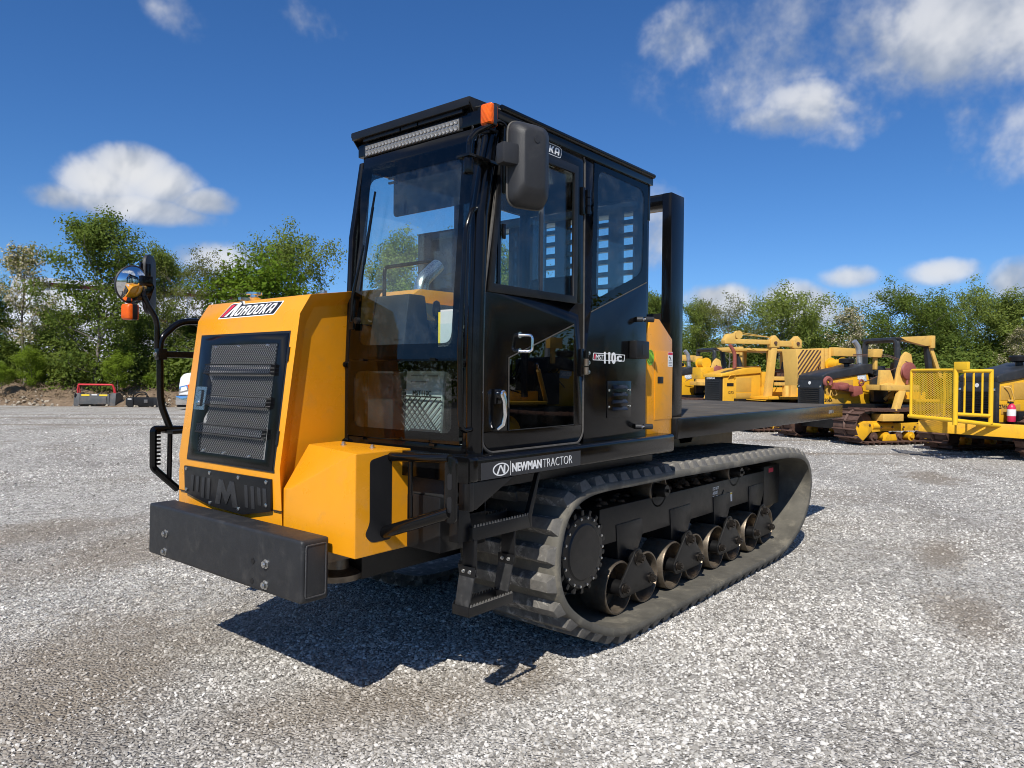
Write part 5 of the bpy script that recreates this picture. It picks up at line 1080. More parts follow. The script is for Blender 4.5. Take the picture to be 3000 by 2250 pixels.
p=ground(421,1193); bb=thing('hydraulic_attachment','low black attachment with a looped hose beside the mulcher','attachment',(p.x,p.y,0),yaw)
MB().box(-.76,.76,-.05,.42,.05,.46).build('housing',blackm,bb,bevel=.02); MB().box(-.80,-.46,-.10,.45,.0,.44).build('end_block',blackd,bb,bevel=.02); MB().box(.50,.80,-.10,.45,.0,.44).build('end_block',blackd,bb,bevel=.02)
MB().tube(fillet([(-.55,.1,.44),(-.45,.0,.66),(.0,.0,.72),(.16,.0,.62),(.14,.0,.42)],.2,6),.03,8).build('hose',blackd,bb); MB().tube(fillet([(-.50,.15,.42),(-.3,.1,.60),(.05,.1,.62),(.2,.1,.44)],.2,6),.025,8).build('hose',blackd,bb)
MB().box(.05,.22,-.09,-.05,.20,.36).build('valve_block',greym,bb,bevel=.01); MB().box(-.70,-.52,-.103,-.1005,.36,.40).build('white_label',white,bb)
p=ground(527,1200); tk_=thing('white_truck','white road truck parked behind the carrier, bonnet and bumper showing','truck',(p.x,p.y,0),yaw+R(8))
wpaint=pbr('white_truck_paint',(.80,.80,.79),.25,var=.03,coat=.4)
hb_=[(.0,.62),(.02,1.05),(.08,1.42),(.22,1.58),(.60,1.66),(1.5,1.76),(1.5,.62)]
MB().prism(hb_,'y',-.25,1.75).build('bonnet',wpaint,tk_,bevel=.09,seg=4); MB().prism([(1.5,.60),(1.5,1.76),(1.78,2.55),(2.0,2.68),(3.4,2.72),(3.4,.60)],'y',-.30,1.8).build('cab',wpaint,tk_,bevel=.06,seg=3)
MB().prism([(.02,.72),(.05,1.02),(.38,1.10),(.46,.84)],'y',-.262,-.245).build('headlamp',chrome,tk_,bevel=.01); MB().prism([(.10,.80),(.12,.98),(.34,1.04),(.38,.88)],'y',-.27,-.2625).build('lamp_lens',white,tk_)
MB().prism([(.46,.84),(.38,1.10),(.52,1.14),(.58,.90)],'y',-.262,-.246).build('indicator',amberm,tk_)
MB().prism(rrect(-.10,.55,.22,.62,.06),'y',-.30,1.8).build('bumper',chrome,tk_,bevel=.03); MB().box(-.06,.5,-.2,1.7,.12,.22).build('air_dam',blackm,tk_,bevel=.02)
MB().box(-.03,.0,.1,1.4,.70,1.35).build('grille',chrome,tk_,bevel=.02)
for x in (.95,4.4):
    for y in (-.28,1.5): MB().lathe([(0,0),(.28,0),(.30,.03),(.50,.02),(.50,.28),(0,.28)],(x,y,.50),'y',28).build('wheel',blackd,tk_)
MB().box(.6,6.5,.2,1.3,.5,.75).build('chassis',blackm,tk_)
MB().box(1.62,1.9,-.31,-.298,1.75,2.45).build('door_window',glass_d,tk_)
# ================================================================ parked pipelayers on the right
rust=pbr('rusty_track_steel',(.115,.062,.045),.7,metal=.25,var=.35,scale=6,dirt=(.20,.15,.12),dirt_amt=.5,dirt_scale=5,bump=.4,bscale=40)
deer=pbr('machine_yellow',(.78,.42,.018),.45,var=.08,scale=2.5,dirt=(.30,.17,.05),dirt_amt=.55,dirt_scale=2.6,wear=(.16,.08,.04)); tan=pbr('faded_boom_yellow',(.70,.43,.10),.55,var=.1,scale=3,dirt=(.34,.20,.08),dirt_amt=.5,dirt_scale=3,wear=(.22,.12,.06))
brightyel=pbr('fresh_cage_yellow',(.82,.49,.018),.4,var=.06,scale=3); dkgrey=pbr('charcoal_machine_paint',(.022,.025,.029),.45,var=.2,scale=5,dirt=(.10,.09,.08),dirt_amt=.3); hookred=pbr('faded_red_iron',(.27,.075,.06),.6,var=.3,scale=6,dirt=(.13,.07,.05),dirt_amt=.5,dirt_scale=6)
panelm=pbr('perforated_side_panel',(.52,.30,.05),.6,var=.12,scale=5); sky_dec=pbr('silver_blue_decal',(.36,.46,.55),.4,var=.05); extred=pbr('extinguisher_red',(.62,.03,.09),.35,var=.05)
galv=pbr('galvanised_pipe',(.55,.56,.57),.36,metal=.75,var=.15,scale=14,rvar=.1)
def expanded():
    m,t,b,out=new_mat('expanded_metal_mesh'); co=t.node('ShaderNodeTexCoord').outputs['Object']
    b.inputs['Base Color'].default_value=(.72,.43,.018,1); b.inputs['Roughness'].default_value=.5
    v=t.mapping(co,rot=(R(45),0,R(45)),scale=(1,1,1)); d=t.vor(t.vm('MULTIPLY',co,(1,1,1.0)),17,rand=.0)
    s=t.node('ShaderNodeSeparateXYZ'); t.put(s.inputs[0],co); a=t.m('ADD',s.outputs[0],s.outputs[1])
    p=t.m('PINGPONG',t.m('MULTIPLY',t.m('ADD',a,t.m('MULTIPLY',s.outputs[2],1.6)),15),.5); q=t.m('PINGPONG',t.m('MULTIPLY',t.m('SUBTRACT',a,t.m('MULTIPLY',s.outputs[2],1.6)),15),.5)
    hole=t.m('MULTIPLY',t.m('GREATER_THAN',p,.20),t.m('GREATER_THAN',q,.20))
    tr=t.node('ShaderNodeBsdfTransparent'); mx=t.node('ShaderNodeMixShader'); t.put(mx.inputs[0],hole); t.l.new(b.outputs[0],mx.inputs[1]); t.l.new(tr.outputs[0],mx.inputs[2]); t.l.new(mx.outputs[0],out.inputs[0]); return m
expm=expanded()
def shoe_mesh():
    o=MB().box(-.088,.088,-.38,.38,0,.018).prism([(-.085,.018),(-.060,.018),(-.066,.070),(-.080,.070)],'y',-.38,.38).build('track_shoe',rust,None,bevel=.003); d=o.data; bpy.data.objects.remove(o); return d
SHOE=shoe_mesh()
def undercarriage(root,frame_mat,half=1.17,fx=1.37,rx=-1.37,rf=.40,rrr=.44):
    # oval chain path, front idler fx, rear sprocket rx
    path=[]; 
    for k in range(13): a=R(90-180*k/12); path.append((fx+rf*math.cos(a),.07+rf+rf*math.sin(a)))
    for k in range(1,10): t=k/10; path.append((fx+(rx-fx)*t,.07))
    for k in range(13): a=R(270-180*k/12); path.append((rx+rrr*math.cos(a),.07+rrr+rrr*math.sin(a)))
    for k in range(1,10): t=k/10; path.append((rx+(fx-rx)*t,.07+2*rrr+(2*rf-2*rrr)*t-.05*math.sin(PI*t)))
    pv=np.array(path); sg=np.linalg.norm(np.roll(pv,-1,0)-pv,axis=1); cm=np.concatenate([[0],np.cumsum(sg)]); n=int(cm[-1]/.186)
    for side in (1,-1):
        fr_=MB().prism([(fx-.62,.34),(fx-.10,.30),(fx+.16,.32),(fx+.20,.46),(fx+.10,.60),(fx-.42,.60),(fx-.58,.52),(rx+.55,.56),(rx+.15,.62),(rx+.05,.40),(rx+.4,.34)],'y',side*(half+.12)-.08,side*(half+.12)+.08).build('track_frame',frame_mat,root,bevel=.01)
        MB().prism([(fx+.02,.12),(fx+.26,.16),(fx+.32,.44),(fx+.18,.56),(fx-.20,.56),(fx-.26,.38)],'y',side*(half+.22)-.02,side*(half+.22)+.02).build('idler_yoke',frame_mat,fr_,bevel=.008)
        MB().cyl((fx-.30,side*(half+.16),.47),(fx-.95,side*(half+.16),.47),.085,14).build('recoil_tube',frame_mat,fr_); MB().box(rx+.02,rx+.34,side*(half+.2)-.03,side*(half+.2)+.03,.14,.52).build('final_drive_guard',frame_mat,fr_,bevel=.01)
        for k in range(7): MB().hexnut((fx+.2-k*.36,side*(half+.245),.50 if k in(0,1) else .44),(0,side,0),.022,.025).build('frame_bolt',rust,fr_)
        for k in range(2): MB().lathe([(0,-.12),(.085,-.12),(.085,.12),(0,.12)],(fx-.75-k*.95,side*half,.78),'y',14).build('top_roller',rust,fr_)
        for k in range(6): x=fx-.35-k*(fx-rx-.75)/5; MB().lathe([(0,-.1),(.115,-.1),(.115,.1),(.06,.1),(.05,.14),(0,.14)],(x,side*half+side*.10,.20),'y',18).build('track_roller',deer if k%2 else rust,fr_)
        MB().lathe([(0,-.16),(rf-.06,-.16),(rf-.06,.16),(.2,.18),(0,.18)],(fx,side*half,.07+rf),'y',28).build('idler',rust,fr_); MB().lathe([(0,-.16),(rrr-.05,-.16),(rrr-.05,.16),(.28,.2),(.26,.3),(0,.3)] if side>0 else [(0,-.3),(.26,-.3),(.28,-.2),(rrr-.05,-.16),(rrr-.05,.16),(0,.16)],(rx,side*half,.07+rrr),'y',28).build('drive_sprocket',frame_mat,fr_)
        for x in (fx-.85,rx+.55): MB().prism([(x-.22,.10),(x+.24,.10),(x+.18,.26),(x-.16,.26)],'y',side*(half+.21)-.02,side*(half+.21)+.02).build('track_guard',frame_mat,fr_,bevel=.01)
        ch=MB().tube([(p[0],side*half,p[1]) for p in path],.045,5,closed=True).build('track_chain',rust,root)
        for k in range(n):
            s=cm[-1]*k/n; i=np.searchsorted(cm,s,side='right')-1; t=(s-cm[i])/sg[i]; a=pv[i]; b=pv[(i+1)%len(pv)]; p=a+(b-a)*t; d=(b-a)/np.linalg.norm(b-a); nn=np.array([-d[1],d[0]])
            if nn@(p-np.array([(fx+rx)/2,.48]))<0: nn=-nn
            X_=Vector((nn[1],0,-nn[0])); Z_=Vector((nn[0],0,nn[1])); Y_=Z_.cross(X_); o=link('track_shoe',SHOE,None,ch)
            q=p-nn*.02 if True else p
            o.matrix_basis=Matrix(((X_.x,Y_.x,Z_.x,q[0]),(X_.y,Y_.y,Z_.y,side*half),(X_.z,Y_.z,Z_.z,q[1]),(0,0,0,1)))
FW=R(-32.3)
def put(root,mb,name,mat,**k): return mb.build(name,mat,root,**k)
hosem=pbr('hydraulic_hose',(.012,.012,.012),.6,var=.3)
def clutter(P,yo):
    q=random.Random(31)
    for k in range(9):
        x=q.uniform(-1.5,.3); y=q.uniform(-.3,yo); z=q.uniform(1.3,1.7); P(MB().tube(fillet([(x,y,z),(x+q.uniform(-.2,.2),y+.1,z+q.uniform(.1,.35)),(x+q.uniform(-.5,.3),y+.2,z+q.uniform(-.1,.3)),(x+q.uniform(-.4,.4),y+q.uniform(.1,.4),z-.3)],.12,4),q.uniform(.012,.022),6),'hydraulic_hose',hosem)
    for k in range(5):
        x=q.uniform(-1.6,-.1); y=q.uniform(-.4,yo); s=q.uniform(.06,.16); z=q.uniform(1.3,1.9); P(MB().box(x-s,x+s,y-s*.6,y+s*.6,z-s,z+s*.8),'valve_housing',q.choice([dkgrey,blackm,rust]),bevel=.015)
    for k in range(3): P(MB().tube([(q.uniform(-.7,-.2),q.uniform(-.3,.3),1.5),(q.uniform(-.7,-.2),q.uniform(-.3,.3),q.uniform(1.8,2.0))],.014,6),'control_lever',blackd)
    P(MB().box(-1.75,-.1,.50,1.0,.62,1.0),'side_tank',dkgrey,bevel=.02)
def deere(name,label,loc,number=None,hook=False,boom=True,cage=False,weight=True):
    r=thing(name,label,'pipelayer',(loc[0],loc[1],0),FW,'pipelayers parked in a row'); P=lambda mb,n,m,**k: put(r,mb,n,m,**k)
    undercarriage(r,deer)
    P(MB().box(-1.5,1.5,-.70,.70,.35,1.0),'belly_pan',blackm,bevel=.02)
    P(MB().prism([(1.74,.72),(1.74,1.60),(.32,1.80),(.18,1.34),(.25,.85)],'y',-.42,.42),'engine_housing',deer,bevel=.012)
    h=P(MB().prism([(1.80,1.58),(1.82,1.72),(1.70,1.78),(.72,1.97),(.38,2.05),(.05,2.04),(.0,1.70),(.30,1.80)],'y',-.46,.46),'bonnet',dkgrey,bevel=.03,seg=3)
    for a,b,z0,z1 in ((1.36,1.68,1.22,1.55),(.80,1.30,1.24,1.62),(1.10,1.66,.92,1.14)): P(MB().prism([(b,z0),(a,z0),(a,z1),(b,z1-.03)],'y',.4195,.4265),'side_panel',panelm,bevel=.004)
    g_=P(MB().box(1.74,1.83,-.45,.45,.72,1.60),'grille',dkgrey,bevel=.012)
    for k in range(13): P(MB().hexa([(1.83,-.36,.76+k*.052),(1.85,-.36,.75+k*.052),(1.85,.36,.75+k*.052),(1.83,.36,.76+k*.052),(1.83,-.36,.785+k*.052),(1.86,-.36,.77+k*.052),(1.86,.36,.77+k*.052),(1.83,.36,.785+k*.052)]),'grille_slat',blackd)
    P(MB().lathe([(0,0),(.045,0),(.045,.008),(0,.008)],(1.83,0,1.53),'x',20),'grille_emblem',white)
    for s_ in(-1,1): P(MB().box(1.83,1.845,s_*.40-.03,s_*.40+.03,1.42,1.47),'work_lamp',chrome,bevel=.004)
    if hook is not None: P(MB().tube([(.27,.08,2.0),(.29,.08,2.35),(.33,.08,2.52),(.46,.08,2.66)],[.075,.075,.075,.07],14),'exhaust_stack',galv)
    P(MB().lathe([(0,0),(.07,0),(.07,.10),(.19,.13),(.20,.22),(.17,.25),(0,.26)],(.70,.08,1.94),'z',20),'air_precleaner',blackm)
    P(MB().prism([(.68,1.74),(.38,1.76),(.36,1.60),(.60,1.58)],'y',.427,.4295),'model_decal',sky_dec)
    text_on('decal_lettering','850K',.125,(.665,.4305,1.64),TX,TZ,white,r,bold=.004)
    if number: text_on('fleet_number',number,.115,(1.72,.4285,1.05),TX,TZ,blackd,r,bold=.003)
    P(MB().prism([(.0,.95),(.18,1.34),(.0,2.0),(-.25,2.0),(-.25,.95)],'y',-.45,.45),'cowl',dkgrey,bevel=.02)
    P(MB().box(-1.55,-.2,-.55,.55,.95,1.32),'operator_platform',deer,bevel=.02)
    P(MB().box(-1.5,-.25,.56,1.05,1.06,1.12),'fender',deer,bevel=.01); P(MB().box(-1.5,.35,-1.50,-.56,1.02,1.12),'fender',deer,bevel=.015)
    P(MB().box(-.2,.28,.44,.60,1.05,1.70),'side_cowl',dkgrey,bevel=.02); P(MB().tube([(-.05,.62,1.10),(-.45,1.02,1.75)],.045,10),'boom_cylinder',tan); P(MB().tube([(-.36,.93,1.60),(-.52,1.09,1.88)],.025,8),'cylinder_rod',chrome)
    P(MB().box(-1.05,-.60,-.25,.25,1.45,1.58).hexa([(-1.15,-.25,1.55),(-1.02,-.25,1.55),(-1.02,.25,1.55),(-1.15,.25,1.55),(-1.22,-.22,2.10),(-1.10,-.22,2.12),(-1.10,.22,2.12),(-1.22,.22,2.10)]),'seat',blackd,bevel=.03)
    # canopy: black front hoop, roof and rear legs, yellow brace behind
    P(MB().tube(fillet([(-.52,.55,1.2),(-.53,.55,2.70),(-.53,-.55,2.70),(-.52,-.55,1.2)],.14,5),.075,8),'canopy_hoop',dkgrey)
    P(MB().box(-1.70,-.48,-.62,.62,2.70,2.76),'canopy_roof',dkgrey,bevel=.015)
    for s_ in(-1,1): P(MB().hexa([(-1.88,s_*.50-.06,1.2),(-1.74,s_*.50-.06,1.2),(-1.74,s_*.50+.06,1.2),(-1.88,s_*.50+.06,1.2),(-1.66,s_*.50-.06,2.72),(-1.52,s_*.50-.06,2.72),(-1.52,s_*.50+.06,2.72),(-1.66,s_*.50+.06,2.72)]),'canopy_leg',dkgrey,bevel=.01)
    P(MB().prism([(-.55,2.77),(-1.66,2.84),(-1.70,2.58),(-1.46,2.55),(-.75,2.68)],'y',.47,.63),'canopy_brace',tan,bevel=.012)
    P(MB().hexa([(-2.10,.48,1.7),(-1.98,.48,1.7),(-1.98,.60,1.7),(-2.10,.60,1.7),(-1.68,.48,2.62),(-1.56,.48,2.62),(-1.56,.60,2.62),(-1.68,.60,2.62)]),'brace_leg',tan,bevel=.01)
    P(MB().box(-1.74,-1.60,.44,.66,2.50,2.84),'brace_block',tan,bevel=.015)
    P(MB().box(.03,.33,.42,.62,2.22,2.44).box(.12,.20,.45,.55,1.9,2.22),'toolbox',tan,bevel=.01)
    if boom:
        t=P(MB().prism([(.56,1.36),(.56,1.50),(.30,1.56),(.10,1.52),(.02,1.90),(-.12,2.25),(-.24,2.36),(-.40,2.30),(-.48,1.95),(-.50,1.36)],'y',1.05,1.13),'boom_tower',tan,bevel=.012)
        P(MB().prism([(.56,1.36),(.56,1.50),(-.50,1.50),(-.50,1.36)],'y',.60,1.30),'boom_foot',tan,bevel=.012); P(MB().prism([(.54,1.50),(.50,1.88),(.20,1.88),(.04,1.52)],'y',.95,1.05),'boom_bracket',tan,bevel=.012)
        P(MB().hexa([(.36,1.33,.70),(.52,1.33,.70),(.52,1.47,.70),(.36,1.47,.70),(-.02,1.20,1.36),(.16,1.20,1.36),(.16,1.34,1.36),(-.02,1.34,1.36)]),'boom_strut',tan,bevel=.012)
        P(MB().prism([(.95,.60),(.30,.60),(.30,.78),(.95,.78)],'y',1.20,1.58),'boom_shoe',tan,bevel=.015)
        P(MB().lathe([(0,-.04),(.20,-.05),(.23,-.03),(.20,0),(.23,.03),(.20,.05),(0,.04)],(-.24,1.20,1.86),'y',22),'boom_sheave',hookred); P(MB().tube([(-.2,1.2,1.66),(-.19,1.2,1.52)],.03,8),'sheave_pin',hookred)
        for dz in (0,.04): P(MB().tube([(.60,.2,2.30-dz),(-.05,.7,2.28-dz),(-.24,1.2,2.08-dz)],.012,5),'wire_rope',rust)
        P(MB().tube([(.72,.55,1.50),(-.10,1.05,1.98)],.012,5),'wire_rope',rust)
    if weight:
        w=P(MB().hexa([(1.20,-1.75,1.45),(.62,-1.75,1.45),(.62,-1.25,1.45),(1.10,-1.25,1.45),(1.32,-1.75,2.48),(.30,-1.75,2.50),(.30,-1.25,2.50),(1.25,-1.25,2.48)]),'counterweight',tan,bevel=.012)
        for k in range(13):
            c0=-.42+k*.125; w_=.055; poly=[]
            for c_ in (c0,c0+w_):
                zt_=2.46; zb_=1.49; xt=c_; xb=c_+(zt_-zb_)*.80; pts=[(xt,zt_),(xb,zb_)]
                t0=max(0,(.34-xt)/(xb-xt)); t1=min(1,(1.17-xt)/(xb-xt))
                poly.append((t0,t1,xt,xb,zt_,zb_))
            if any(q[1]-q[0]<.06 for q in poly): continue
            (a0,a1,xt,xb,zt_,zb_),(b0,b1,xt2,xb2,_1,_2)=poly
            L_=lambda t,xa,xc:(xa+(xc-xa)*t,zt_+(zb_-zt_)*t)
            P(MB().prism([L_(a0,xt,xb),L_(a1,xt,xb),L_(b1,xt2,xb2),L_(b0,xt2,xb2)],'y',-1.2495,-1.243),'weight_stripe',rust)
        for k in range(3): P(MB().box(.28-k*.13,.38-k*.13,-1.80,-1.22,1.5,2.52),'weight_plate',tan,bevel=.01)
        P(MB().lathe([(0,-.25),(.20,-.25),(.20,-.2),(.15,-.2),(.15,.2),(.20,.2),(.20,.25),(0,.25)],(.22,-.80,2.04),'y',22),'winch_drum',deer); P(MB().box(-.15,.60,-1.1,-.5,1.5,1.85),'winch_base',deer,bevel=.02)
        P(MB().hexa([(-.9,-1.3,2.30),(.05,-1.3,2.30),(.05,-1.1,2.30),(-.9,-1.1,2.30),(-.9,-1.3,2.52),(.05,-1.3,2.55),(.05,-1.1,2.55),(-.9,-1.1,2.52)]),'weight_arm',tan,bevel=.012)
    if hook:
        hk=P(MB().tube([(1.74+.10*math.cos(a),.56,1.56+.10*math.sin(a)) for a in [R(-60+300*k/14) for k in range(15)]],[.035+.02*math.sin(PI*k/14) for k in range(15)],8),'lifting_hook',hookred)
        P(MB().hexa([(1.60,.50,1.38),(.95,.50,1.30),(.95,.62,1.30),(1.60,.62,1.38),(1.55,.50,1.55),(.98,.50,1.48),(.98,.62,1.48),(1.55,.62,1.55)]),'hook_block',hookred,bevel=.02)
        P(MB().lathe([(0,-.06),(.17,-.06),(.19,0),(.17,.06),(0,.06)],(1.30,.56,1.46),(.1,.2,1),20),'block_sheave',hookred)
        P(MB().hexa([(.95,.48,1.18),(.66,.48,1.26),(.66,.64,1.26),(.95,.64,1.18),(.98,.50,1.46),(.70,.50,1.46),(.70,.62,1.46),(.98,.62,1.46)]),'block_shackle',hookred,bevel=.03); P(MB().tube([(.66+.07*math.cos(a),.56,1.55+.07*math.sin(a)) for a in [2*PI*k/12 for k in range(12)]],.025,6,closed=True),'shackle_eye',hookred)
        P(MB().tube([(1.64,.56,1.35),(1.56,.55,1.22),(1.66,.55,1.20),(1.64,.56,1.34)],.012,5),'hook_latch',tan)
    if cage:
        X1=3.34; y0,y1=-.30,.76; zb,zt=.86,1.84; X2=2.46
        fr_=P(MB().tube(fillet([(X1,y0,zb),(X1,y0,zt),(X1,y1,zt)],.05),  .030,10).tube([(X1,y1,.74),(X1,y1,zt+.02)],.047,12),'cage_frame',brightyel)
        for pts,rad in (([(X1,y0-.05,zb),(X1,y1,zb-.03),(X2-.25,y1+.06,.72)],.042),([(X1,y1,zt-.02),(X2,y1+.06,zt-.01)],.038),([(X2,y1+.06,.76),(X2,y1+.06,zt+.02)],.044),([(X1,y1,.96),(X2,y1+.06,.92)],.036)): MB().tube(pts,rad,12).build('cage_rail',brightyel,r)
        for k in range(1,4): x=X1+(X2-X1)*k/4; MB().cyl((x,y1+.015*k,.95),(x,y1+.015*k,zt-.02),.020,8).build('cage_bar',brightyel,r)
        MB().add([(X1,y0,zb),(X1,y1,zb),(X1,y1,zt),(X1,y0,zt)],[(0,1,2,3)]).build('cage_mesh',expm,r); MB().add([(X1-.9,y0,zb),(X2-.1,y0,zb),(X2-.1,y0,zt),(X1-.9,y0,zt)],[(0,1,2,3)]).build('cage_mesh',expm,r)
        MB().box(X1-.04,X1+.04,y1-.02,y1+.28,zt,zt+.16).build('cage_ear',brightyel,r,bevel=.015)
        P(MB().hexa([(3.25,-.1,.55),(3.35,-.1,.55),(1.80,1.20,.46),(1.72,1.15,.46),(3.25,-.1,.80),(3.35,-.1,.80),(1.80,1.20,.74),(1.72,1.15,.74)]),'bumper_beam',deer,bevel=.012)
        P(MB().box(1.5,2.6,-.5,.5,.5,.76),'front_carrier',blackm,bevel=.02)
        e=P(MB().lathe([(0,0),(.075,0),(.08,.02),(.08,.30),(.05,.36),(.025,.38),(0,.38)],(1.62,.62,.78),'z',18),'extinguisher',extred); P(MB().lathe([(.0815,.12),(.0825,.13),(.0825,.25),(.0815,.26)],(1.62,.62,.78),'z',18),'extinguisher_label',white); P(MB().box(1.58,1.72,.60,.64,1.16,1.20),'extinguisher_valve',blackd,bevel=.006)
    clutter(P,.55)
    P(MB().tube(fillet([(1.60,.43,1.50),(1.52,.52,1.50),(1.40,.52,1.22),(1.48,.43,1.22)],.04),.014,8),'hand_hold',tan)
    return r
deere('pipelayer','yellow pipelayer with charcoal canopy and rusty red hook block, fleet number 2063',(-16.4,-1.63),'2063',True)
deere('pipelayer','yellow pipelayer with a mesh guard cage in front, fleet number 2765',(-15.09,2.27),'2765',False,boom=True,cage=True,weight=False)
deere('pipelayer','farthest yellow pipelayer with dark exhaust, half hidden by the headboard post',(-20.89,-8.73),None,False,boom=True)

# pipelayer with the tall A-frame and level boom
def catrig():
    r=thing('pipelayer','all-yellow pipelayer with level boom on a tall frame, fleet number 1273','pipelayer',(-18.64,-5.18,0),FW,'pipelayers parked in a row'); P=lambda mb,n,m,**k: put(r,mb,n,m,**k)
    undercarriage(r,yellow2)
    P(MB().box(-1.5,1.5,-.70,.70,.35,1.0),'belly_pan',blackm,bevel=.02)
    P(MB().prism([(1.90,.80),(1.90,1.68),(.50,1.80),(.50,.95),(.85,.85)],'y',-.45,.45),'engine_housing',yellow2,bevel=.03,seg=3)
    P(MB().prism([(2.02,1.66),(2.0,1.76),(1.2,1.95),(.55,2.04),(.50,1.80),(1.90,1.68)],'y',-.50,.50),'bonnet',yellow2,bevel=.03,seg=3)
    P(MB().box(1.90,1.98,-.43,.43,.72,1.66),'grille',blackd,bevel=.01)
    for k in range(12): P(MB().box(1.98,2.0,-.38,.38,.78+k*.066,.80+k*.066),'grille_slat',dkgrey)
    text_on('grille_lettering','CATERPILLAR',.075,(2.005,-.30,1.60),(0,1,0),(0,0,1),white,r,bold=.002)
    P(MB().prism([(1.22,1.76),(.52,1.79),(.52,1.98),(.72,1.95)],'y',.4505,.4575),'side_stripe',blackd); text_on('maker_lettering','CAT',.135,(1.02,.459,1.795),TX,TZ,white,r,bold=.006,space=.92)
    P(MB().box(.86,1.42,.4505,.456,1.20,1.66),'side_panel',panelm,bevel=.004); P(MB().box(.86,1.42,.4505,.456,1.02,1.17),'side_panel',panelm,bevel=.004)
    text_on('fleet_number','1273',.115,(1.74,.4525,1.14),TX,TZ,blackd,r,bold=.003); P(MB().box(1.52,1.76,.4505,.456,1.38,1.48),'nameplate',blackd); 
    P(MB().tube(fillet([(1.72,.46,1.62),(1.70,.52,1.72),(1.5,.52,1.74),(1.50,.46,1.62)],.04),.014,8),'hand_hold',yellow2)
    P(MB().tube([(1.17,0,1.90),(1.17,0,2.40),(1.22,0,2.52),(1.36,0,2.70)],[.065,.06,.06,.055],12),'exhaust_stack',hookred)
    P(MB().box(-1.5,.50,-.55,.55,.95,1.35),'operator_platform',yellow2,bevel=.02); P(MB().box(-1.5,1.0,.56,1.50,1.00,1.08),'fender',yellow2,bevel=.015); P(MB().box(-1.5,1.0,-1.5,-.56,1.0,1.08),'fender',yellow2,bevel=.015)
    for k in range(4): P(MB().box(.55+k*.17,.72+k*.17,.60,1.45,1.08-k*.04,1.10-k*.04),'fender_tread',yellow2,bevel=.004)
    P(MB().box(-.8,-.3,-.25,.25,1.5,1.65).hexa([(-.90,-.25,1.60),(-.75,-.25,1.60),(-.75,.25,1.60),(-.90,.25,1.60),(-.95,-.22,2.15),(-.82,-.22,2.2),(-.82,.22,2.2),(-.95,.22,2.15)]),'seat',blackd,bevel=.03)
    P(MB().box(.15,.45,-.45,.45,1.35,1.85),'dash_console',yellow2,bevel=.02)
    P(MB().box(-1.3,1.15,-.75,.62,2.50,2.58),'canopy_roof',tan,bevel=.015)
    for x in (-1.2,.30):
        for y in (-.68,.55): P(MB().box(x-.05,x+.05,y-.05,y+.05,1.2,2.50),'canopy_leg',tan,bevel=.008)
    for x0,x1 in ((.70,.48),(-.22,-.36)):
        P(MB().hexa([(x0-.11,.92,.80),(x0+.11,.92,.80),(x0+.11,1.08,.80),(x0-.11,1.08,.80),(x1-.10,.92,2.66),(x1+.10,.92,2.66),(x1+.10,1.08,2.66),(x1-.10,1.08,2.66)]),'frame_post',tan,bevel=.012)
        P(MB().prism([(x1-.16,2.60),(x1+.16,2.60),(x1+.16,2.84),(x1,2.98),(x1-.16,2.84)],'y',.90,1.10),'post_head',tan,bevel=.012); P(MB().lathe([(0,-.02),(.05,-.02),(.05,.02),(0,.02)],(x1,1.12,2.74),'y',16),'head_pin',rust)
    P(MB().box(-.30,.50,.94,1.06,2.64,2.82),'head_beam',tan,bevel=.012); P(MB().box(-.24,.55,.93,1.07,1.58,1.70),'cross_beam',tan,bevel=.012)
    P(MB().box(.50,2.20,.94,1.06,2.69,2.83),'level_boom',tan,bevel=.012)
    P(MB().prism([(2.30,2.68),(2.32,2.78),(2.18,2.98),(1.95,3.00),(1.90,2.68)],'y',.90,1.10),'boom_head',tan,bevel=.015); P(MB().lathe([(0,-.06),(.13,-.06),(.11,0),(.13,.06),(0,.06)],(1.78,1.0,2.96),'y',18),'boom_sheave',tan)
    for z in (2.98,3.04): P(MB().tube([(1.75,1.0,z),(.45,1.0,2.90)],.010,5),'wire_rope',tan)
    P(MB().tube([(1.6,1.0,2.68),(.55,.6,2.40)],.010,5),'wire_rope',tan)
    P(MB().hexa([(.05,1.1,1.0),(.20,1.1,1.0),(.20,1.22,1.0),(.05,1.22,1.0),(.05,1.1,1.42),(.20,1.1,1.42),(.20,1.22,1.42),(.05,1.22,1.42)]).box(.05,.52,1.1,1.22,1.42,1.52),'step_frame',tan,bevel=.012)
    clutter(P,.5)
    P(MB().lathe([(0,-.2),(.18,-.2),(.18,-.16),(.14,-.16),(.14,.16),(.18,.16),(.18,.2),(0,.2)],(1.75,-.9,2.12),'y',20),'winch_drum',deer); P(MB().box(1.5,2.0,-1.15,-.65,1.6,1.98),'winch_base',deer,bevel=.02)
    return r
catrig()
exp_=Vector((-16.4,-1.63,0))+Matrix.Rotation(FW,3,'Z')@Vector((.62,-1.17,.985))
ex=thing('fire_extinguisher','pink-red fire extinguisher standing between the dark grille and the boom frame','extinguisher',tuple(exp_),0)
MB().lathe([(0,0),(.13,0),(.14,.02),(.14,.34),(.09,.40),(.04,.42),(0,.42)],(0,0,0),'z',20).build('cylinder',extred,ex,smooth=50); MB().lathe([(.1405,.02),(.146,.03),(.146,.06),(.1405,.07)],(0,0,0),'z',20).build('clamp_band',blackm,ex); MB().lathe([(.1415,.12),(.1425,.13),(.1425,.28),(.1415,.29)],(0,0,0),'z',20).build('label_sleeve',white,ex)
MB().tube([(0,0,.41),(0,0,.47),(.10,0,.49)],.02,8).build('valve',chrome,ex)

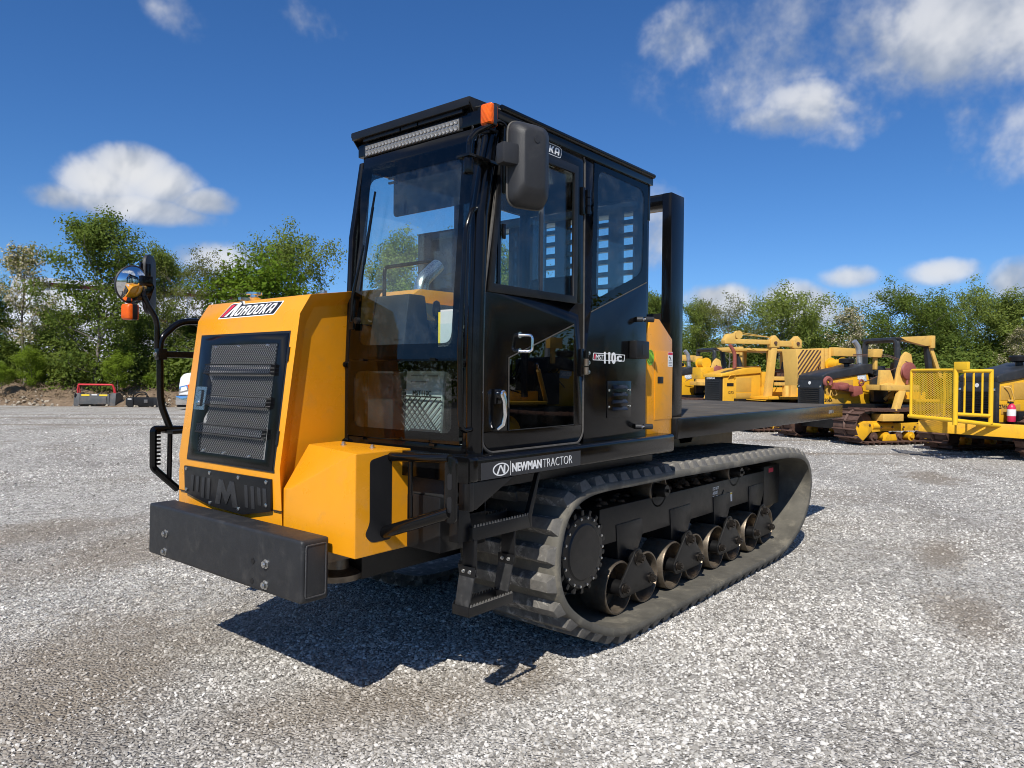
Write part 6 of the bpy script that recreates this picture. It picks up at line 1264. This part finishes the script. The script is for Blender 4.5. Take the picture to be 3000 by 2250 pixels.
rp=deere('pipelayer','yellow pipelayer off to the right, seen only as a reflection in the dark door glass',(-7.5,8.6),None,False,boom=False,weight=False); rp.rotation_euler=(0,0,R(205))
